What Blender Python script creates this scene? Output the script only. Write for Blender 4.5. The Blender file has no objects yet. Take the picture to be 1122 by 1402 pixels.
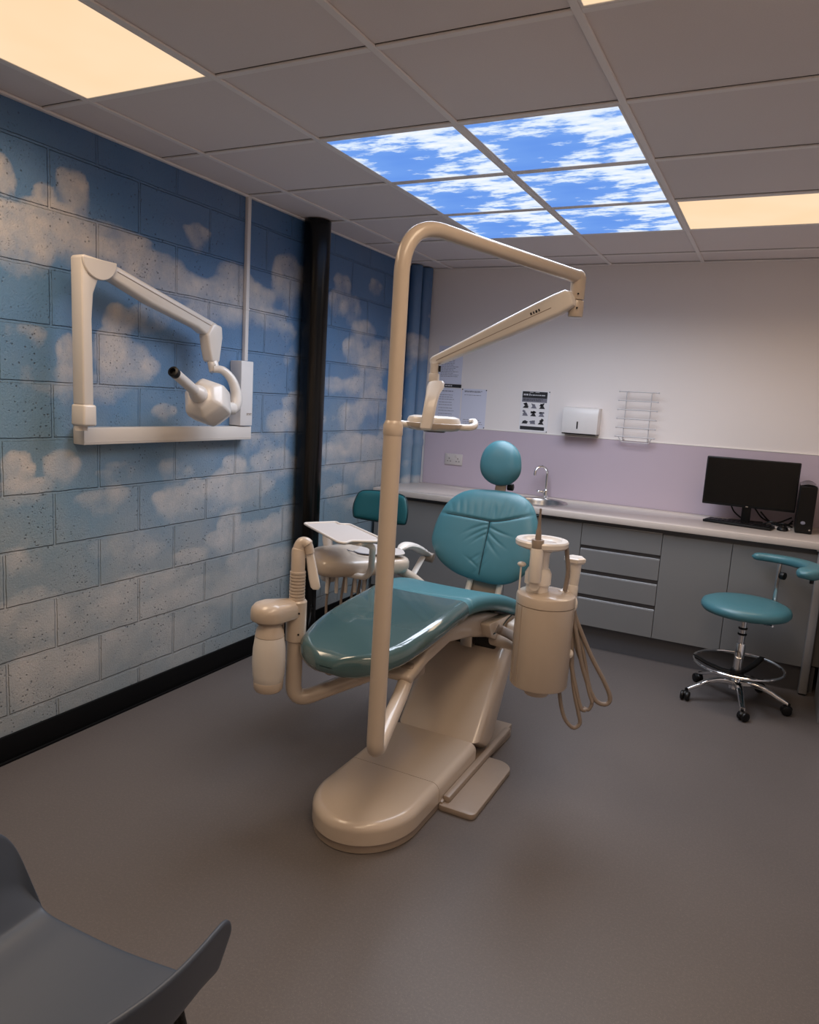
import bpy, bmesh, math, random
import numpy as np
from mathutils import Vector, Matrix
random.seed(7)
PI = math.pi
C = bpy.context.scene.collection

# ------------------------------------------------------------------ materials
def srgb(r, g, b):
    f = lambda c: (c/12.92 if c <= .04045 else ((c+.055)/1.055)**2.4)
    return (f(r/255), f(g/255), f(b/255), 1)
class N:
    def __init__(s, name):
        s.m = bpy.data.materials.new(name); s.m.use_nodes = True
        s.t = s.m.node_tree; s.b = s.t.nodes['Principled BSDF']
    def n(s, kind, **kw):
        x = s.t.nodes.new(kind)
        for k, v in kw.items():
            if k in x.inputs.keys(): x.inputs[k].default_value = v
            else: setattr(x, k, v)
        return x
    def l(s, a, b): s.t.links.new(a, b)
    def math(s, op, a, b=None, c=None, clamp=False):
        x = s.t.nodes.new('ShaderNodeMath'); x.operation = op; x.use_clamp = clamp
        for i, v in enumerate((a, b, c)):
            if v is None: continue
            if isinstance(v, (int, float)): x.inputs[i].default_value = v
            else: s.l(v, x.inputs[i])
        return x.outputs[0]
    def mix(s, fac, a, b):
        x = s.t.nodes.new('ShaderNodeMix'); x.data_type = 'RGBA'
        for sock, v in ((x.inputs['Factor'], fac), (x.inputs['A'], a), (x.inputs['B'], b)):
            if isinstance(v, (int, float)): sock.default_value = v
            elif isinstance(v, tuple): sock.default_value = v
            else: s.l(v, sock)
        return x.outputs['Result']
    def ramp(s, fac, stops):
        x = s.t.nodes.new('ShaderNodeValToRGB')
        e = x.color_ramp.elements
        while len(e) < len(stops): e.new(.5)
        for i, (p, c) in enumerate(stops):
            e[i].position = p; e[i].color = c if isinstance(c, tuple) else (c, c, c, 1)
        s.l(fac, x.inputs[0]); return x.outputs[0]
    def coord(s, what='Object'):
        return s.t.nodes.new('ShaderNodeTexCoord').outputs[what]
    def noise(s, vec, scale, detail=2, rough=.5):
        x = s.n('ShaderNodeTexNoise'); x.inputs['Scale'].default_value = scale
        x.inputs['Detail'].default_value = detail; x.inputs['Roughness'].default_value = rough
        s.l(vec, x.inputs['Vector']); return x.outputs['Fac']
    def bump(s, h, strength=.3, dist=.002, prev=None):
        x = s.n('ShaderNodeBump'); x.inputs['Strength'].default_value = strength; x.inputs['Distance'].default_value = dist
        s.l(h, x.inputs['Height'])
        if prev is not None: s.l(prev, x.inputs['Normal'])
        return x.outputs[0]

def plain(name, col, rough=.5, metal=0, var=.04, scale=30, coat=0, bump=0, bscale=200, spec=.5, trans=0):
    q = N(name); b = q.b
    co = q.coord()
    f = q.noise(co, scale, 3)
    c2 = tuple(min(1, c*(1+var)) for c in col[:3])+(1,); c1 = tuple(c*(1-var) for c in col[:3])+(1,)
    q.l(q.mix(f, c1, c2), b.inputs['Base Color'])
    b.inputs['Roughness'].default_value = rough; b.inputs['Metallic'].default_value = metal
    b.inputs['Specular IOR Level'].default_value = spec
    b.inputs['Coat Weight'].default_value = coat; b.inputs['Coat Roughness'].default_value = .06
    if trans:
        b.inputs['Transmission Weight'].default_value = trans
    if bump:
        q.l(q.bump(q.noise(co, bscale, 2), bump, .001), b.inputs['Normal'])
    return q.m

M = {}
M['cream'] = plain('cream_enamel', srgb(186, 172, 158), .3, coat=.35, var=.015)
M['cream_dark'] = plain('taupe_plastic', srgb(146, 132, 120), .4, var=.03)
M['cream_white'] = plain('off_white_plastic', srgb(216, 209, 202), .3, coat=.3, var=.01)
M['white_metal'] = plain('white_coated_metal', srgb(222, 218, 216), .35, var=.02)
M['teal'] = plain('teal_vinyl', srgb(64, 112, 122), .38, var=.05, bump=.15, bscale=500)
M['teal_dark'] = plain('dark_teal_vinyl', srgb(32, 92, 98), .4, var=.05, bump=.12, bscale=500)
M['teal_film'] = plain('teal_vinyl_under_film', srgb(66, 92, 96), .16, var=.03, coat=1.0, spec=.6)
M['piping'] = plain('dark_piping', srgb(18, 48, 54), .45)
M['black'] = plain('black_plastic', srgb(14, 14, 15), .42, spec=.3)
M['gloss_black'] = plain('gloss_black_paint', srgb(4, 4, 4), .2, coat=.0, spec=.35, bump=.1, bscale=9)
M['skirt'] = plain('black_skirting', srgb(5, 5, 6), .6, spec=.15)
M['screen'] = plain('dark_screen', srgb(7, 7, 8), .25, spec=.3)
M['chrome'] = plain('chrome', (.75, .75, .76, 1), .1, metal=1, var=.01)
M['steel'] = plain('brushed_steel', (.50, .48, .46, 1), .28, metal=1, var=.08, scale=60)
M['alu'] = plain('aluminium_leg', (.42, .42, .43, 1), .4, metal=.7)
M['grey_board'] = plain('grey_laminate', srgb(118, 118, 118), .45, var=.02, scale=6)
M['grey_dark'] = plain('dark_grey_laminate', srgb(88, 88, 92), .5, var=.03, scale=6)
M['taupe_hose'] = plain('taupe_hose', srgb(128, 116, 107), .45)
M['paper'] = plain('paper', srgb(214, 216, 232), .75, var=.01)
M['paper_white'] = plain('white_paper', srgb(232, 230, 232), .7, var=.01)
M['ink'] = plain('black_ink', srgb(40, 40, 44), .7)
M['ink_grey'] = plain('grey_ink', srgb(120, 120, 132), .7)
M['ink_light'] = plain('light_ink', srgb(205, 205, 210), .7)
M['grey_shell'] = plain('blue_grey_shell', srgb(60, 69, 84), .45, var=.02, bump=.1, bscale=700)
M['socket'] = plain('white_socket', srgb(196, 189, 186), .4)
M['bottle'] = plain('translucent_bottle', srgb(206, 200, 194), .3, var=.02)
M['mat_white'] = plain('silicone_mat', srgb(180, 173, 169), .55, var=.01)
M['clear'] = plain('clear_wrap', srgb(180, 175, 180), .15, trans=.8)
M['trim_white'] = plain('white_trim', srgb(230, 226, 220), .45)
M['wire'] = plain('white_wire', srgb(196, 194, 196), .4)

# back / side wall paint
def wall_paint(name, col):
    q = N(name); co = q.coord()
    f = q.noise(co, 1.3, 3)
    q.l(q.mix(f, tuple(c*.96 for c in col[:3])+(1,), col), q.b.inputs['Base Color'])
    q.b.inputs['Roughness'].default_value = .7
    q.l(q.bump(q.noise(co, 160, 3), .12, .001), q.b.inputs['Normal'])
    return q.m
M['wall'] = wall_paint('white_wall_paint', srgb(236, 229, 226))
M['lilac'] = plain('lilac_splashback', srgb(190, 176, 188), .35, var=.01, scale=3)

# worktop: pale laminate with fine streaks
q = N('worktop_laminate'); co = q.coord()
mp = q.n('ShaderNodeMapping'); mp.inputs['Scale'].default_value = (6, 60, 60); q.l(co, mp.inputs[0])
f = q.noise(mp.outputs[0], 3, 4)
q.l(q.mix(f, srgb(186, 174, 166), srgb(208, 198, 190)), q.b.inputs['Base Color'])
q.b.inputs['Roughness'].default_value = .38
M['worktop'] = q.m

# floor vinyl: flecked
q = N('flecked_floor_vinyl'); co = q.coord()
big = q.noise(co, 1.6, 4, .6); fine = q.noise(co, 380, 2, .6); mid = q.noise(co, 120, 3, .6)
vor = q.n('ShaderNodeTexVoronoi'); vor.inputs['Scale'].default_value = 170; q.l(co, vor.inputs['Vector'])
base = q.mix(big, srgb(86, 81, 80), srgb(98, 92, 90))
base = q.mix(q.math('MULTIPLY', q.ramp(fine, [(.35, 0.), (.75, 1.)]), .55), base, srgb(84, 78, 76))
base = q.mix(q.math('MULTIPLY', q.ramp(mid, [(.45, 0.), (.7, 1.)]), .15), base, srgb(130, 120, 114))
fl = q.ramp(vor.outputs['Distance'], [(.0, 1.), (.16, 0.)])
base = q.mix(q.math('MULTIPLY', fl, .5), base, srgb(176, 168, 160))
q.l(base, q.b.inputs['Base Color']); q.b.inputs['Roughness'].default_value = .42
q.b.inputs['Specular IOR Level'].default_value = .35
q.l(q.bump(fine, .15, .001), q.b.inputs['Normal'])
M['floor'] = q.m

# ceiling tile
q = N('mineral_ceiling_tile'); co = q.coord()
f = q.noise(co, 220, 3, .7); g = q.noise(co, .9, 3)
b0 = q.mix(g, srgb(222, 213, 212), srgb(232, 224, 223))
q.l(q.mix(q.math('MULTIPLY', q.ramp(f, [(.35, 0.), (.7, 1.)]), .10), b0, srgb(170, 165, 166)), q.b.inputs['Base Color'])
q.b.inputs['Roughness'].default_value = .9
q.l(q.bump(f, .2, .001), q.b.inputs['Normal'])
M['tile'] = q.m
M['tbar'] = plain('white_ceiling_bar', srgb(236, 230, 228), .5, var=.01)
M['tile_edge'] = plain('tile_edge_painted_shade', srgb(60, 56, 56), .9)  # dark tone painted in as shade beside the bars

# mural on painted blocks; colour attribute 'cloud' holds the painted cloud shapes
def mural(name, blocks):
    q = N(name); co = q.coord()
    sep = q.n('ShaderNodeSeparateXYZ'); q.l(co, sep.inputs[0])
    at = q.n('ShaderNodeAttribute'); at.attribute_name = 'cloud'
    cl = at.outputs['Fac']
    n1 = q.noise(co, 13, 6, .66); n2 = q.noise(co, 2.0, 4, .6); n3 = q.noise(co, 1.1, 5, .65)
    n4 = q.noise(co, 3.6, 4, .6)
    fld = q.math('ADD', q.math('ADD', cl, q.math('MULTIPLY', q.math('SUBTRACT', n1, .5), .6)), q.math('MULTIPLY', q.math('SUBTRACT', n4, .5), .7))
    m = q.ramp(fld, [(.24, 0.), (.56, .5), (1., 1.)])
    z = q.math('MULTIPLY', sep.outputs['Z'], 1/2.56)
    zn = q.math('ADD', z, q.math('MULTIPLY', q.math('SUBTRACT', n2, .5), .4))
    yl = q.math('MULTIPLY', q.math('SUBTRACT', 1.3, sep.outputs['Y']), .16)
    zn = q.math('SUBTRACT', zn, q.math('MAXIMUM', yl, 0.))
    blue = q.ramp(zn, [(.0, srgb(130, 142, 148)), (.22, srgb(122, 144, 156)), (.42, srgb(106, 140, 166)), (.62, srgb(88, 130, 172)), (1., srgb(66, 106, 152))])
    hz = q.math('MULTIPLY', q.ramp(n3, [(.40, 0.), (.70, 1.)]), q.ramp(z, [(.1, .62), (.45, .38), (.8, .12)]))
    blue = q.mix(hz, blue, srgb(176, 168, 160))
    white = q.mix(q.noise(co, 4, 5, .6), srgb(184, 176, 170), srgb(230, 219, 210))
    m = q.math('MULTIPLY', m, q.ramp(q.noise(co, 7, 6, .7), [(.30, .55), (.62, 1.)]))
    base = q.mix(q.math('MULTIPLY', m, q.ramp(z, [(.0, .45), (.3, .72), (.5, .95)])), blue, white)
    base = q.mix(q.math('MULTIPLY', q.noise(co, 90, 3, .7), .16), base, srgb(96, 104, 110))
    nrm = None
    if blocks:
        # (y, z) -> brick courses 450 x 225 mm
        cmb = q.n('ShaderNodeCombineXYZ')
        q.l(q.math('ADD', sep.outputs['Y'], 4.5-.18), cmb.inputs[0])
        q.l(q.math('ADD', sep.outputs['Z'], .2245*4-.195), cmb.inputs[1])
        br = q.n('ShaderNodeTexBrick'); br.offset = .5; br.offset_frequency = 2
        for k, v in (('Scale', 1), ('Mortar Size', .0075), ('Mortar Smooth', .5), ('Brick Width', .45), ('Row Height', .2245)):
            br.inputs[k].default_value = v
        wob = q.n('ShaderNodeVectorMath'); wob.operation = 'ADD'
        nz = q.n('ShaderNodeTexNoise'); nz.inputs['Scale'].default_value = 14; q.l(co, nz.inputs['Vector'])
        sc = q.n('ShaderNodeVectorMath'); sc.operation = 'SCALE'; sc.inputs['Scale'].default_value = .006
        q.l(nz.outputs['Color'], sc.inputs[0]); q.l(cmb.outputs[0], wob.inputs[0]); q.l(sc.outputs[0], wob.inputs[1])
        q.l(wob.outputs[0], br.inputs['Vector'])
        fac = br.outputs['Fac']
        base = q.mix(q.math('MULTIPLY', fac, .04), base, srgb(120, 130, 138))
        v = q.n('ShaderNodeTexVoronoi'); v.inputs['Scale'].default_value = 42; q.l(co, v.inputs['Vector'])
        v2 = q.n('ShaderNodeTexVoronoi'); v2.inputs['Scale'].default_value = 95; q.l(co, v2.inputs['Vector'])
        thr = q.ramp(q.noise(co, 3.1, 3, .7), [(.38, 0.), (.60, 1.)])
        pit = q.math('MULTIPLY', q.ramp(v.outputs['Distance'], [(.10, 1.), (.2, 0.)]), thr)
        pit2 = q.math('MULTIPLY', q.ramp(v2.outputs['Distance'], [(.10, 1.), (.26, 0.)]), q.ramp(q.noise(co, 6, 3, .7), [(.45, 0.), (.7, 1.)]))
        pits = q.math('MAXIMUM', pit, pit2)
        base = q.mix(q.math('MULTIPLY', pits, .75), base, srgb(50, 60, 70))
        h = q.math('SUBTRACT', 1, fac)
        n_ = q.bump(h, 1, .013)
        n_ = q.bump(q.math('SUBTRACT', 1, pits), .8, .003, n_)
        n_ = q.bump(q.noise(co, 110, 4, .7), .7, .004, n_)
        nrm = n_
    else:
        nrm = q.bump(q.noise(co, 60, 3), .2, .002)
    q.l(nrm, q.b.inputs['Normal'])
    q.l(base, q.b.inputs['Base Color']); q.b.inputs['Roughness'].default_value = .42 if blocks else .25
    return q.m
M['mural'] = mural('cloud_mural_on_blocks', True)
M['mural_pipe'] = mural('cloud_mural_on_pipes', False)

def emit(name, col, strength, tex=None):
    m = bpy.data.materials.new(name); m.use_nodes = True; t = m.node_tree
    t.nodes.clear(); e = t.nodes.new('ShaderNodeEmission'); o = t.nodes.new('ShaderNodeOutputMaterial')
    e.inputs['Color'].default_value = col; e.inputs['Strength'].default_value = strength
    t.links.new(e.outputs[0], o.inputs[0]); return m
def warm_emit():
    q = N('warm_light_diffuser'); t = q.t; t.nodes.remove(q.b)
    e = q.n('ShaderNodeEmission'); o = [x for x in t.nodes if x.type == 'OUTPUT_MATERIAL'][0]
    f = q.noise(q.coord(), 2.2, 2)
    q.l(q.mix(f, (1.0, .66, .38, 1), (1.0, .80, .56, 1)), e.inputs['Color'])
    e.inputs['Strength'].default_value = 1.1; q.l(e.outputs[0], o.inputs[0]); return q.m
M['warm_diffuser'] = warm_emit()
def sky_emit():
    q = N('printed_sky_diffuser'); t = q.t; t.nodes.remove(q.b)
    e = q.n('ShaderNodeEmission'); o = [x for x in t.nodes if x.type == 'OUTPUT_MATERIAL'][0]
    co = q.coord()
    mp = q.n('ShaderNodeMapping'); mp.inputs['Scale'].default_value = (1., 2.1, 1); mp.inputs['Location'].default_value = (1.7, .9, 0)
    mp.inputs['Rotation'].default_value = (0, 0, .12)
    q.l(co, mp.inputs[0])
    n1 = q.noise(mp.outputs[0], 1.75, 10, .62); n2 = q.noise(mp.outputs[0], 1.7, 3, .5)
    m = q.ramp(n1, [(.485, 0.), (.53, 1.)])
    bl = q.mix(n2, srgb(84, 134, 226), srgb(132, 178, 244))
    wh = q.mix(q.ramp(n1, [(.5, 0.), (.62, 1.)]), srgb(206, 226, 252), srgb(255, 255, 255))
    q.l(q.mix(m, bl, wh), e.inputs['Color']); e.inputs['Strength'].default_value = 1.12
    q.l(e.outputs[0], o.inputs[0]); return q.m
M['sky_diffuser'] = sky_emit()

# ------------------------------------------------------------------ geometry helpers
def merge(dst, src, mat=None):
    if mat is not None: bmesh.ops.transform(src, matrix=mat, verts=src.verts)
    me = bpy.data.meshes.new('tmp'); src.to_mesh(me); dst.from_mesh(me); bpy.data.meshes.remove(me); src.free()
def bev(bm, w, seg=2, ang=30):
    if w <= 0: return
    es = [e for e in bm.edges if len(e.link_faces) == 2 and e.calc_face_angle(0) > math.radians(ang)]
    if es: bmesh.ops.bevel(bm, geom=es, offset=w, segments=seg, profile=.5, affect='EDGES', clamp_overlap=True)
def box(dst, lo, hi, w=0, seg=2, mat=None):
    b = bmesh.new(); bmesh.ops.create_cube(b, size=1)
    lo, hi = Vector(lo), Vector(hi)
    bmesh.ops.transform(b, matrix=Matrix.Translation((lo+hi)/2) @ Matrix.Diagonal((*(hi-lo), 1)), verts=b.verts)
    bev(b, w, seg); merge(dst, b, mat)
def prism(dst, pts, z0, z1, w=0, seg=2, mat=None, ang=50):
    b = bmesh.new()
    vs = [b.verts.new((x, y, z0)) for x, y in pts]
    f = b.faces.new(vs); r = bmesh.ops.extrude_face_region(b, geom=[f])
    up = [v for v in r['geom'] if isinstance(v, bmesh.types.BMVert)]
    bmesh.ops.translate(b, verts=up, vec=(0, 0, z1-z0))
    bmesh.ops.recalc_face_normals(b, faces=b.faces)
    bev(b, w, seg, ang); merge(dst, b, mat)
def prism_yz(dst, pts, x0, x1, w=0, seg=3, ang=25):
    # outline in (y, z) swept along x
    m = Matrix(((0, 0, 1, 0), (1, 0, 0, 0), (0, 1, 0, 0), (0, 0, 0, 1)))
    prism(dst, pts, x0, x1, w, seg, m, ang)
def roundpoly(pts, r, n=6):
    out = []; k = len(pts)
    for i in range(k):
        p0, p, p1 = Vector(pts[i-1]), Vector(pts[i]), Vector(pts[(i+1) % k])
        rr = r[i] if isinstance(r, (list, tuple)) else r
        a, b = (p0-p), (p1-p); d = min(rr, a.length*.48, b.length*.48)
        if d < 1e-5: out.append(tuple(p)); continue
        A, B_ = p+a.normalized()*d, p+b.normalized()*d
        for j in range(n+1):
            t = j/n; out.append(tuple((1-t)**2*A+2*t*(1-t)*p+t*t*B_))
    return out
def fillet(pts, r=.03, n=6):
    pts = [Vector(p) for p in pts]; out = [pts[0]]
    for i in range(1, len(pts)-1):
        rr = r[i-1] if isinstance(r, (list, tuple)) else r
        a, b = pts[i-1]-pts[i], pts[i+1]-pts[i]; d = min(rr, a.length*.49, b.length*.49)
        A, B_ = pts[i]+a.normalized()*d, pts[i]+b.normalized()*d
        for j in range(n+1):
            t = j/n; out.append((1-t)**2*A+2*t*(1-t)*pts[i]+t*t*B_)
    out.append(pts[-1]); return out
def spline(pts, n=8):
    P_ = [Vector(p) for p in pts]; P_ = [2*P_[0]-P_[1]]+P_+[2*P_[-1]-P_[-2]]; out = []
    for i in range(1, len(P_)-2):
        for j in range(n):
            t = j/n; a, b, c, d = P_[i-1], P_[i], P_[i+1], P_[i+2]
            out.append(.5*((2*b)+(c-a)*t+(2*a-5*b+4*c-d)*t*t+(3*b-a-3*c+d)*t**3))
    out.append(P_[-2]); return out
def rings(dst, rs, caps=True, closed=False):
    b = bmesh.new(); R = [[b.verts.new(p) for p in r] for r in rs]; n = len(R[0])
    K = len(R) if closed else len(R)-1
    for i in range(K):
        A, B_ = R[i], R[(i+1) % len(R)]
        for j in range(n):
            b.faces.new((A[j], A[(j+1) % n], B_[(j+1) % n], B_[j]))
    if caps and not closed:
        b.faces.new(R[0][::-1]); b.faces.new(R[-1])
    bmesh.ops.recalc_face_normals(b, faces=b.faces)
    merge(dst, b)
def tube(dst, pts, r, seg=14, caps=True, closed=False, flat=None):
    pts = [Vector(p) for p in pts]; n = len(pts); rs = []
    up = None
    for i, p in enumerate(pts):
        if closed: t = pts[(i+1) % n]-pts[i-1]
        else: t = pts[min(i+1, n-1)]-pts[max(i-1, 0)]
        t = t.normalized()
        if up is None:
            up = Vector((0, 0, 1)) if abs(t.z) < .9 else Vector((1, 0, 0))
        up = (up-t*up.dot(t)).normalized(); s = t.cross(up)
        rr = r[i] if isinstance(r, (list, tuple)) else r
        fx, fy = flat or (1, 1)
        rs.append([p+rr*(math.cos(2*PI*k/seg)*s*fx+math.sin(2*PI*k/seg)*up*fy) for k in range(seg)])
    rings(dst, rs, caps, closed)
def lathe(dst, prof, c=(0, 0, 0), seg=32, axis=(0, 0, 1), caps=True):
    q_ = Vector((0, 0, 1)).rotation_difference(Vector(axis)).to_matrix().to_4x4()
    m = Matrix.Translation(c) @ q_
    rs = [[m @ Vector((max(r, 1e-4)*math.cos(2*PI*k/seg), max(r, 1e-4)*math.sin(2*PI*k/seg), z)) for k in range(seg)] for r, z in prof]
    rings(dst, rs, caps)
def cyl(dst, a, b, r, seg=24, w=0):
    a, b = Vector(a), Vector(b); L = (b-a).length
    prof = [(r-w, 0), (r-w*.3, w*.3), (r, w), (r, L-w), (r-w*.3, L-w*.3), (r-w, L)] if w else [(r, 0), (r, L)]
    lathe(dst, prof, a, seg, (b-a))
def ball(dst, c, r, s=(1, 1, 1), seg=20):
    b = bmesh.new(); bmesh.ops.create_uvsphere(b, u_segments=seg, v_segments=seg//2+2, radius=r)
    merge(dst, b, Matrix.Translation(c) @ Matrix.Diagonal((*s, 1)))
class NB:
    def __new__(cls): return bmesh.new()

def thing(name, label, cat, loc=(0, 0, 0), rz=0, group=None):
    o = bpy.data.objects.new(name, None); C.objects.link(o); o.location = loc; o.rotation_euler = (0, 0, rz)
    o.empty_display_size = .1; o['label'] = label; o['category'] = cat
    if group: o['group'] = group
    return o
def part(name, bm, mat, parent=None, smooth=True, label=None, kind=None, local=False, ang=35):
    # shapes are given in room coordinates unless local=True
    if parent is not None and not local:
        root = parent
        off = Vector((0, 0, 0))
        while root is not None: off += Vector(root.location); root = root.parent
        bmesh.ops.translate(bm, verts=bm.verts, vec=-off)
    me = bpy.data.meshes.new(name); bm.to_mesh(me); bm.free(); me.materials.append(M[mat] if isinstance(mat, str) else mat)
    if smooth:
        for p in me.polygons: p.use_smooth = True
        me.set_sharp_from_angle(angle=math.radians(ang))
    o = bpy.data.objects.new(name, me); C.objects.link(o)
    if parent is not None: o.parent = parent
    if label: o['label'] = label
    if kind: o['kind'] = kind
    return o
def tag(o, label, cat, group=None):
    o['label'] = label; o['category'] = cat
    if group: o['group'] = group
    return o
def struct(name, bm, mat, smooth=False, parent=None):
    return part(name, bm, mat, parent, smooth, kind='structure' if parent is None else None)
def dup(root, loc, rz=0, label=None, group=None):
    r = root.copy(); C.objects.link(r); r.location = loc; r.rotation_euler = (0, 0, rz)
    if label: r['label'] = label
    if group: r['group'] = group
    for ch in list(root.children):
        c = ch.copy(); C.objects.link(c); c.parent = r
        for g in list(ch.children):
            d = g.copy(); C.objects.link(d); d.parent = c
    return r

# ------------------------------------------------------------------ room shell
H, YB, XR, YF = 2.56, 3.91, 3.62, -2.3
bm = NB(); box(bm, (-.1, YF-.1, -.1), (XR+.1, YB+.1, 0)); struct('floor', bm, 'floor')
bm = NB(); box(bm, (-.1, YF-.1, H+.008), (XR+.1, YB+.1, H+.1)); struct('ceiling', bm, 'tile')
bm = NB(); box(bm, (-.1, YB, -.0), (XR+.1, YB+.1, H+.008)); struct('wall_back', bm, 'wall')
bm = NB(); box(bm, (XR, YF, 0), (XR+.1, YB, H+.008)); struct('wall_right', bm, 'wall')
bm = NB(); box(bm, (-.1, YF-.1, 0), (XR+.1, YF, H+.008)); struct('wall_front', bm, 'wall')
PUFFS=[(0.44,2.27,0.051,0.089,1),(0.45,2.13,0.128,0.065,1),(0.64,2.17,0.17,0.08,0.9),(0.74,2.29,0.084,0.107,1),(0.61,2.25,0.055,0.059,0.8),(0.48,2.01,0.151,0.133,0.6),(0.7,2.11,0.204,0.075,0.9),(0.91,2.15,0.223,0.084,0.8),(1.05,2.1,0.227,0.075,0.9),(1.27,2.04,0.259,0.087,0.9),(1.44,2.28,0.082,0.073,0.9),(1.23,2.09,0.141,0.083,0.8),(1.71,2.1,0.15,0.125,1),(1.52,2.01,0.161,0.088,1),(1.86,2.04,0.192,0.11,1),(2.04,1.95,0.134,0.08,0.7),(2.18,2.19,0.157,0.168,1),(1.6,1.93,0.217,0.06,0.6),(0.96,1.81,0.089,0.09,1),(0.91,1.66,0.096,0.127,1),(1.16,1.85,0.122,0.093,0.55),(1.01,1.64,0.161,0.113,0.8),(0.7,1.65,0.054,0.102,0.9),(0.62,1.55,0.201,0.075,0.35),(0.51,1.69,0.12,0.09,0.3),(0.76,1.48,0.183,0.075,0.3),(2.15,1.37,0.161,0.095,0.9),(2.29,1.48,0.115,0.093,0.7),(1.23,1.43,0.075,0.047,0.7),(2.24,1.72,0.103,0.104,0.3),(1.92,1.25,0.147,0.078,0.4),(0.46,1.19,0.073,0.084,1),(0.67,1.19,0.088,0.09,1),(0.56,1.12,0.067,0.042,0.8),(0.44,1.09,0.181,0.075,0.5),(0.95,1.14,0.12,0.073,0.4),(1.31,1.12,0.15,0.088,0.35),(1.74,1.1,0.121,0.113,1),(1.6,1.03,0.114,0.08,0.9),(1.45,1.04,0.085,0.059,0.9),(1.9,1,0.19,0.095,0.8),(2.1,1.11,0.21,0.13,0.7),(1.28,0.98,0.131,0.088,0.8),(1.54,0.95,0.285,0.088,0.5),(1.72,0.81,0.097,0.104,1),(1.63,0.74,0.134,0.064,0.9),(1.91,0.72,0.27,0.104,0.8),(2.19,0.72,0.222,0.121,0.8),(1.43,0.68,0.13,0.056,0.9),(1.89,0.57,0.204,0.113,0.8),(2.16,0.5,0.298,0.121,0.7),(0.87,1.02,0.161,0.083,0.5),(0.57,0.83,0.17,0.12,0.35),(0.99,0.77,0.222,0.128,0.4),(0.5,0.57,0.209,0.133,0.7),(0.79,0.53,0.247,0.117,0.5),(1.12,0.56,0.239,0.11,0.6),(1.53,0.47,0.288,0.12,0.6),(1.27,0.41,0.31,0.12,0.5),(1.89,0.4,0.344,0.14,0.6),(0.56,0.3,0.215,0.15,0.7),(0.9,0.29,0.206,0.133,0.5),(1.37,0.23,0.279,0.16,0.5),(2.77,2.24,0.128,0.104,0.8),(2.89,2.12,0.123,0.112,0.7),(3.2,2.31,0.101,0.08,0.6),(2.69,2.12,0.105,0.108,0.6),(3.08,1.97,0.175,0.12,0.8),(2.94,1.84,0.155,0.121,0.9),(3.2,1.78,0.166,0.139,0.9),(3.35,1.84,0.177,0.15,0.9),(2.83,1.61,0.198,0.065,0.5),(2.69,1.61,0.13,0.075,0.6),(3.11,1.62,0.26,0.096,0.8),(3.28,1.5,0.264,0.117,0.8),(2.94,1.39,0.205,0.128,0.8),(2.9,1.22,0.271,0.1,0.9),(3.21,1.16,0.256,0.128,0.8),(2.73,1.17,0.18,0.07,0.9),(3.39,0.98,0.272,0.136,0.9),(3.07,1,0.249,0.107,0.7),(2.78,1.07,0.205,0.06,0.5),(3.53,1.25,0.192,0.17,0.7),(2.66,1.39,0.104,0.065,0.4),(2.79,0.87,0.188,0.1,0.7),(3.2,0.78,0.321,0.091,0.8),(3.5,2.02,0.137,0.16,0.5),(3.69,1.48,0.123,0.227,0.5),(2.42,1.32,0.107,0.093,0.5),(2.55,1.83,0.084,0.087,0.3),(2.2,1.88,0.085,0.08,0.4),(2.28,1.1,0.147,0.075,0.5),(2.33,0.82,0.161,0.121,0.6)]

def cloud_value(y, z):
    # painted cumulus: lumpy crisp tops that fade out downwards
    rs = np.random.RandomState(3); acc = np.zeros_like(y)
    lumps = []
    for cy, cz, ry, rz, s in PUFFS:
        lumps.append((cy, cz, ry, rz, s))
        for k in range(4):
            a = rs.uniform(-.2, PI+.2); q = rs.uniform(.6, 1.0)
            lumps.append((cy+ry*q*math.cos(a), cz+rz*q*math.sin(a)*.8, ry*rs.uniform(.28, .5), rz*rs.uniform(.25, .42), s*.8))
    for k in range(24):
        lumps.append((rs.uniform(-2.2, -.1), rs.uniform(.2, 2.4), rs.uniform(.1, .3), rs.uniform(.06, .14), .9))
    for cy, cz, ry, rz, s in lumps:
        dz = z-cz; u = np.clip(dz/rz*.5+.5, 0, 1); t = u*u*(3-2*u)
        rr = rz*(2.1-1.05*t)
        d = np.sqrt(((y-cy)/(ry*1.12))**2+(dz/rr)**2)
        k_ = .8+2.2*t
        if cy > 2.5: s = s*.8
        v = s*np.clip((1.05-d)*k_, 0, 1)
        acc = 1-(1-acc)*(1-v*.72)
    return acc
def set_cloud(me, f):
    n = len(me.vertices); co = np.empty(n*3, dtype=np.float32); me.vertices.foreach_get('co', co); co = co.reshape(-1, 3)
    a = me.attributes.new('cloud', 'FLOAT', 'POINT'); a.data.foreach_set('value', f(co).astype(np.float32))
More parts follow.
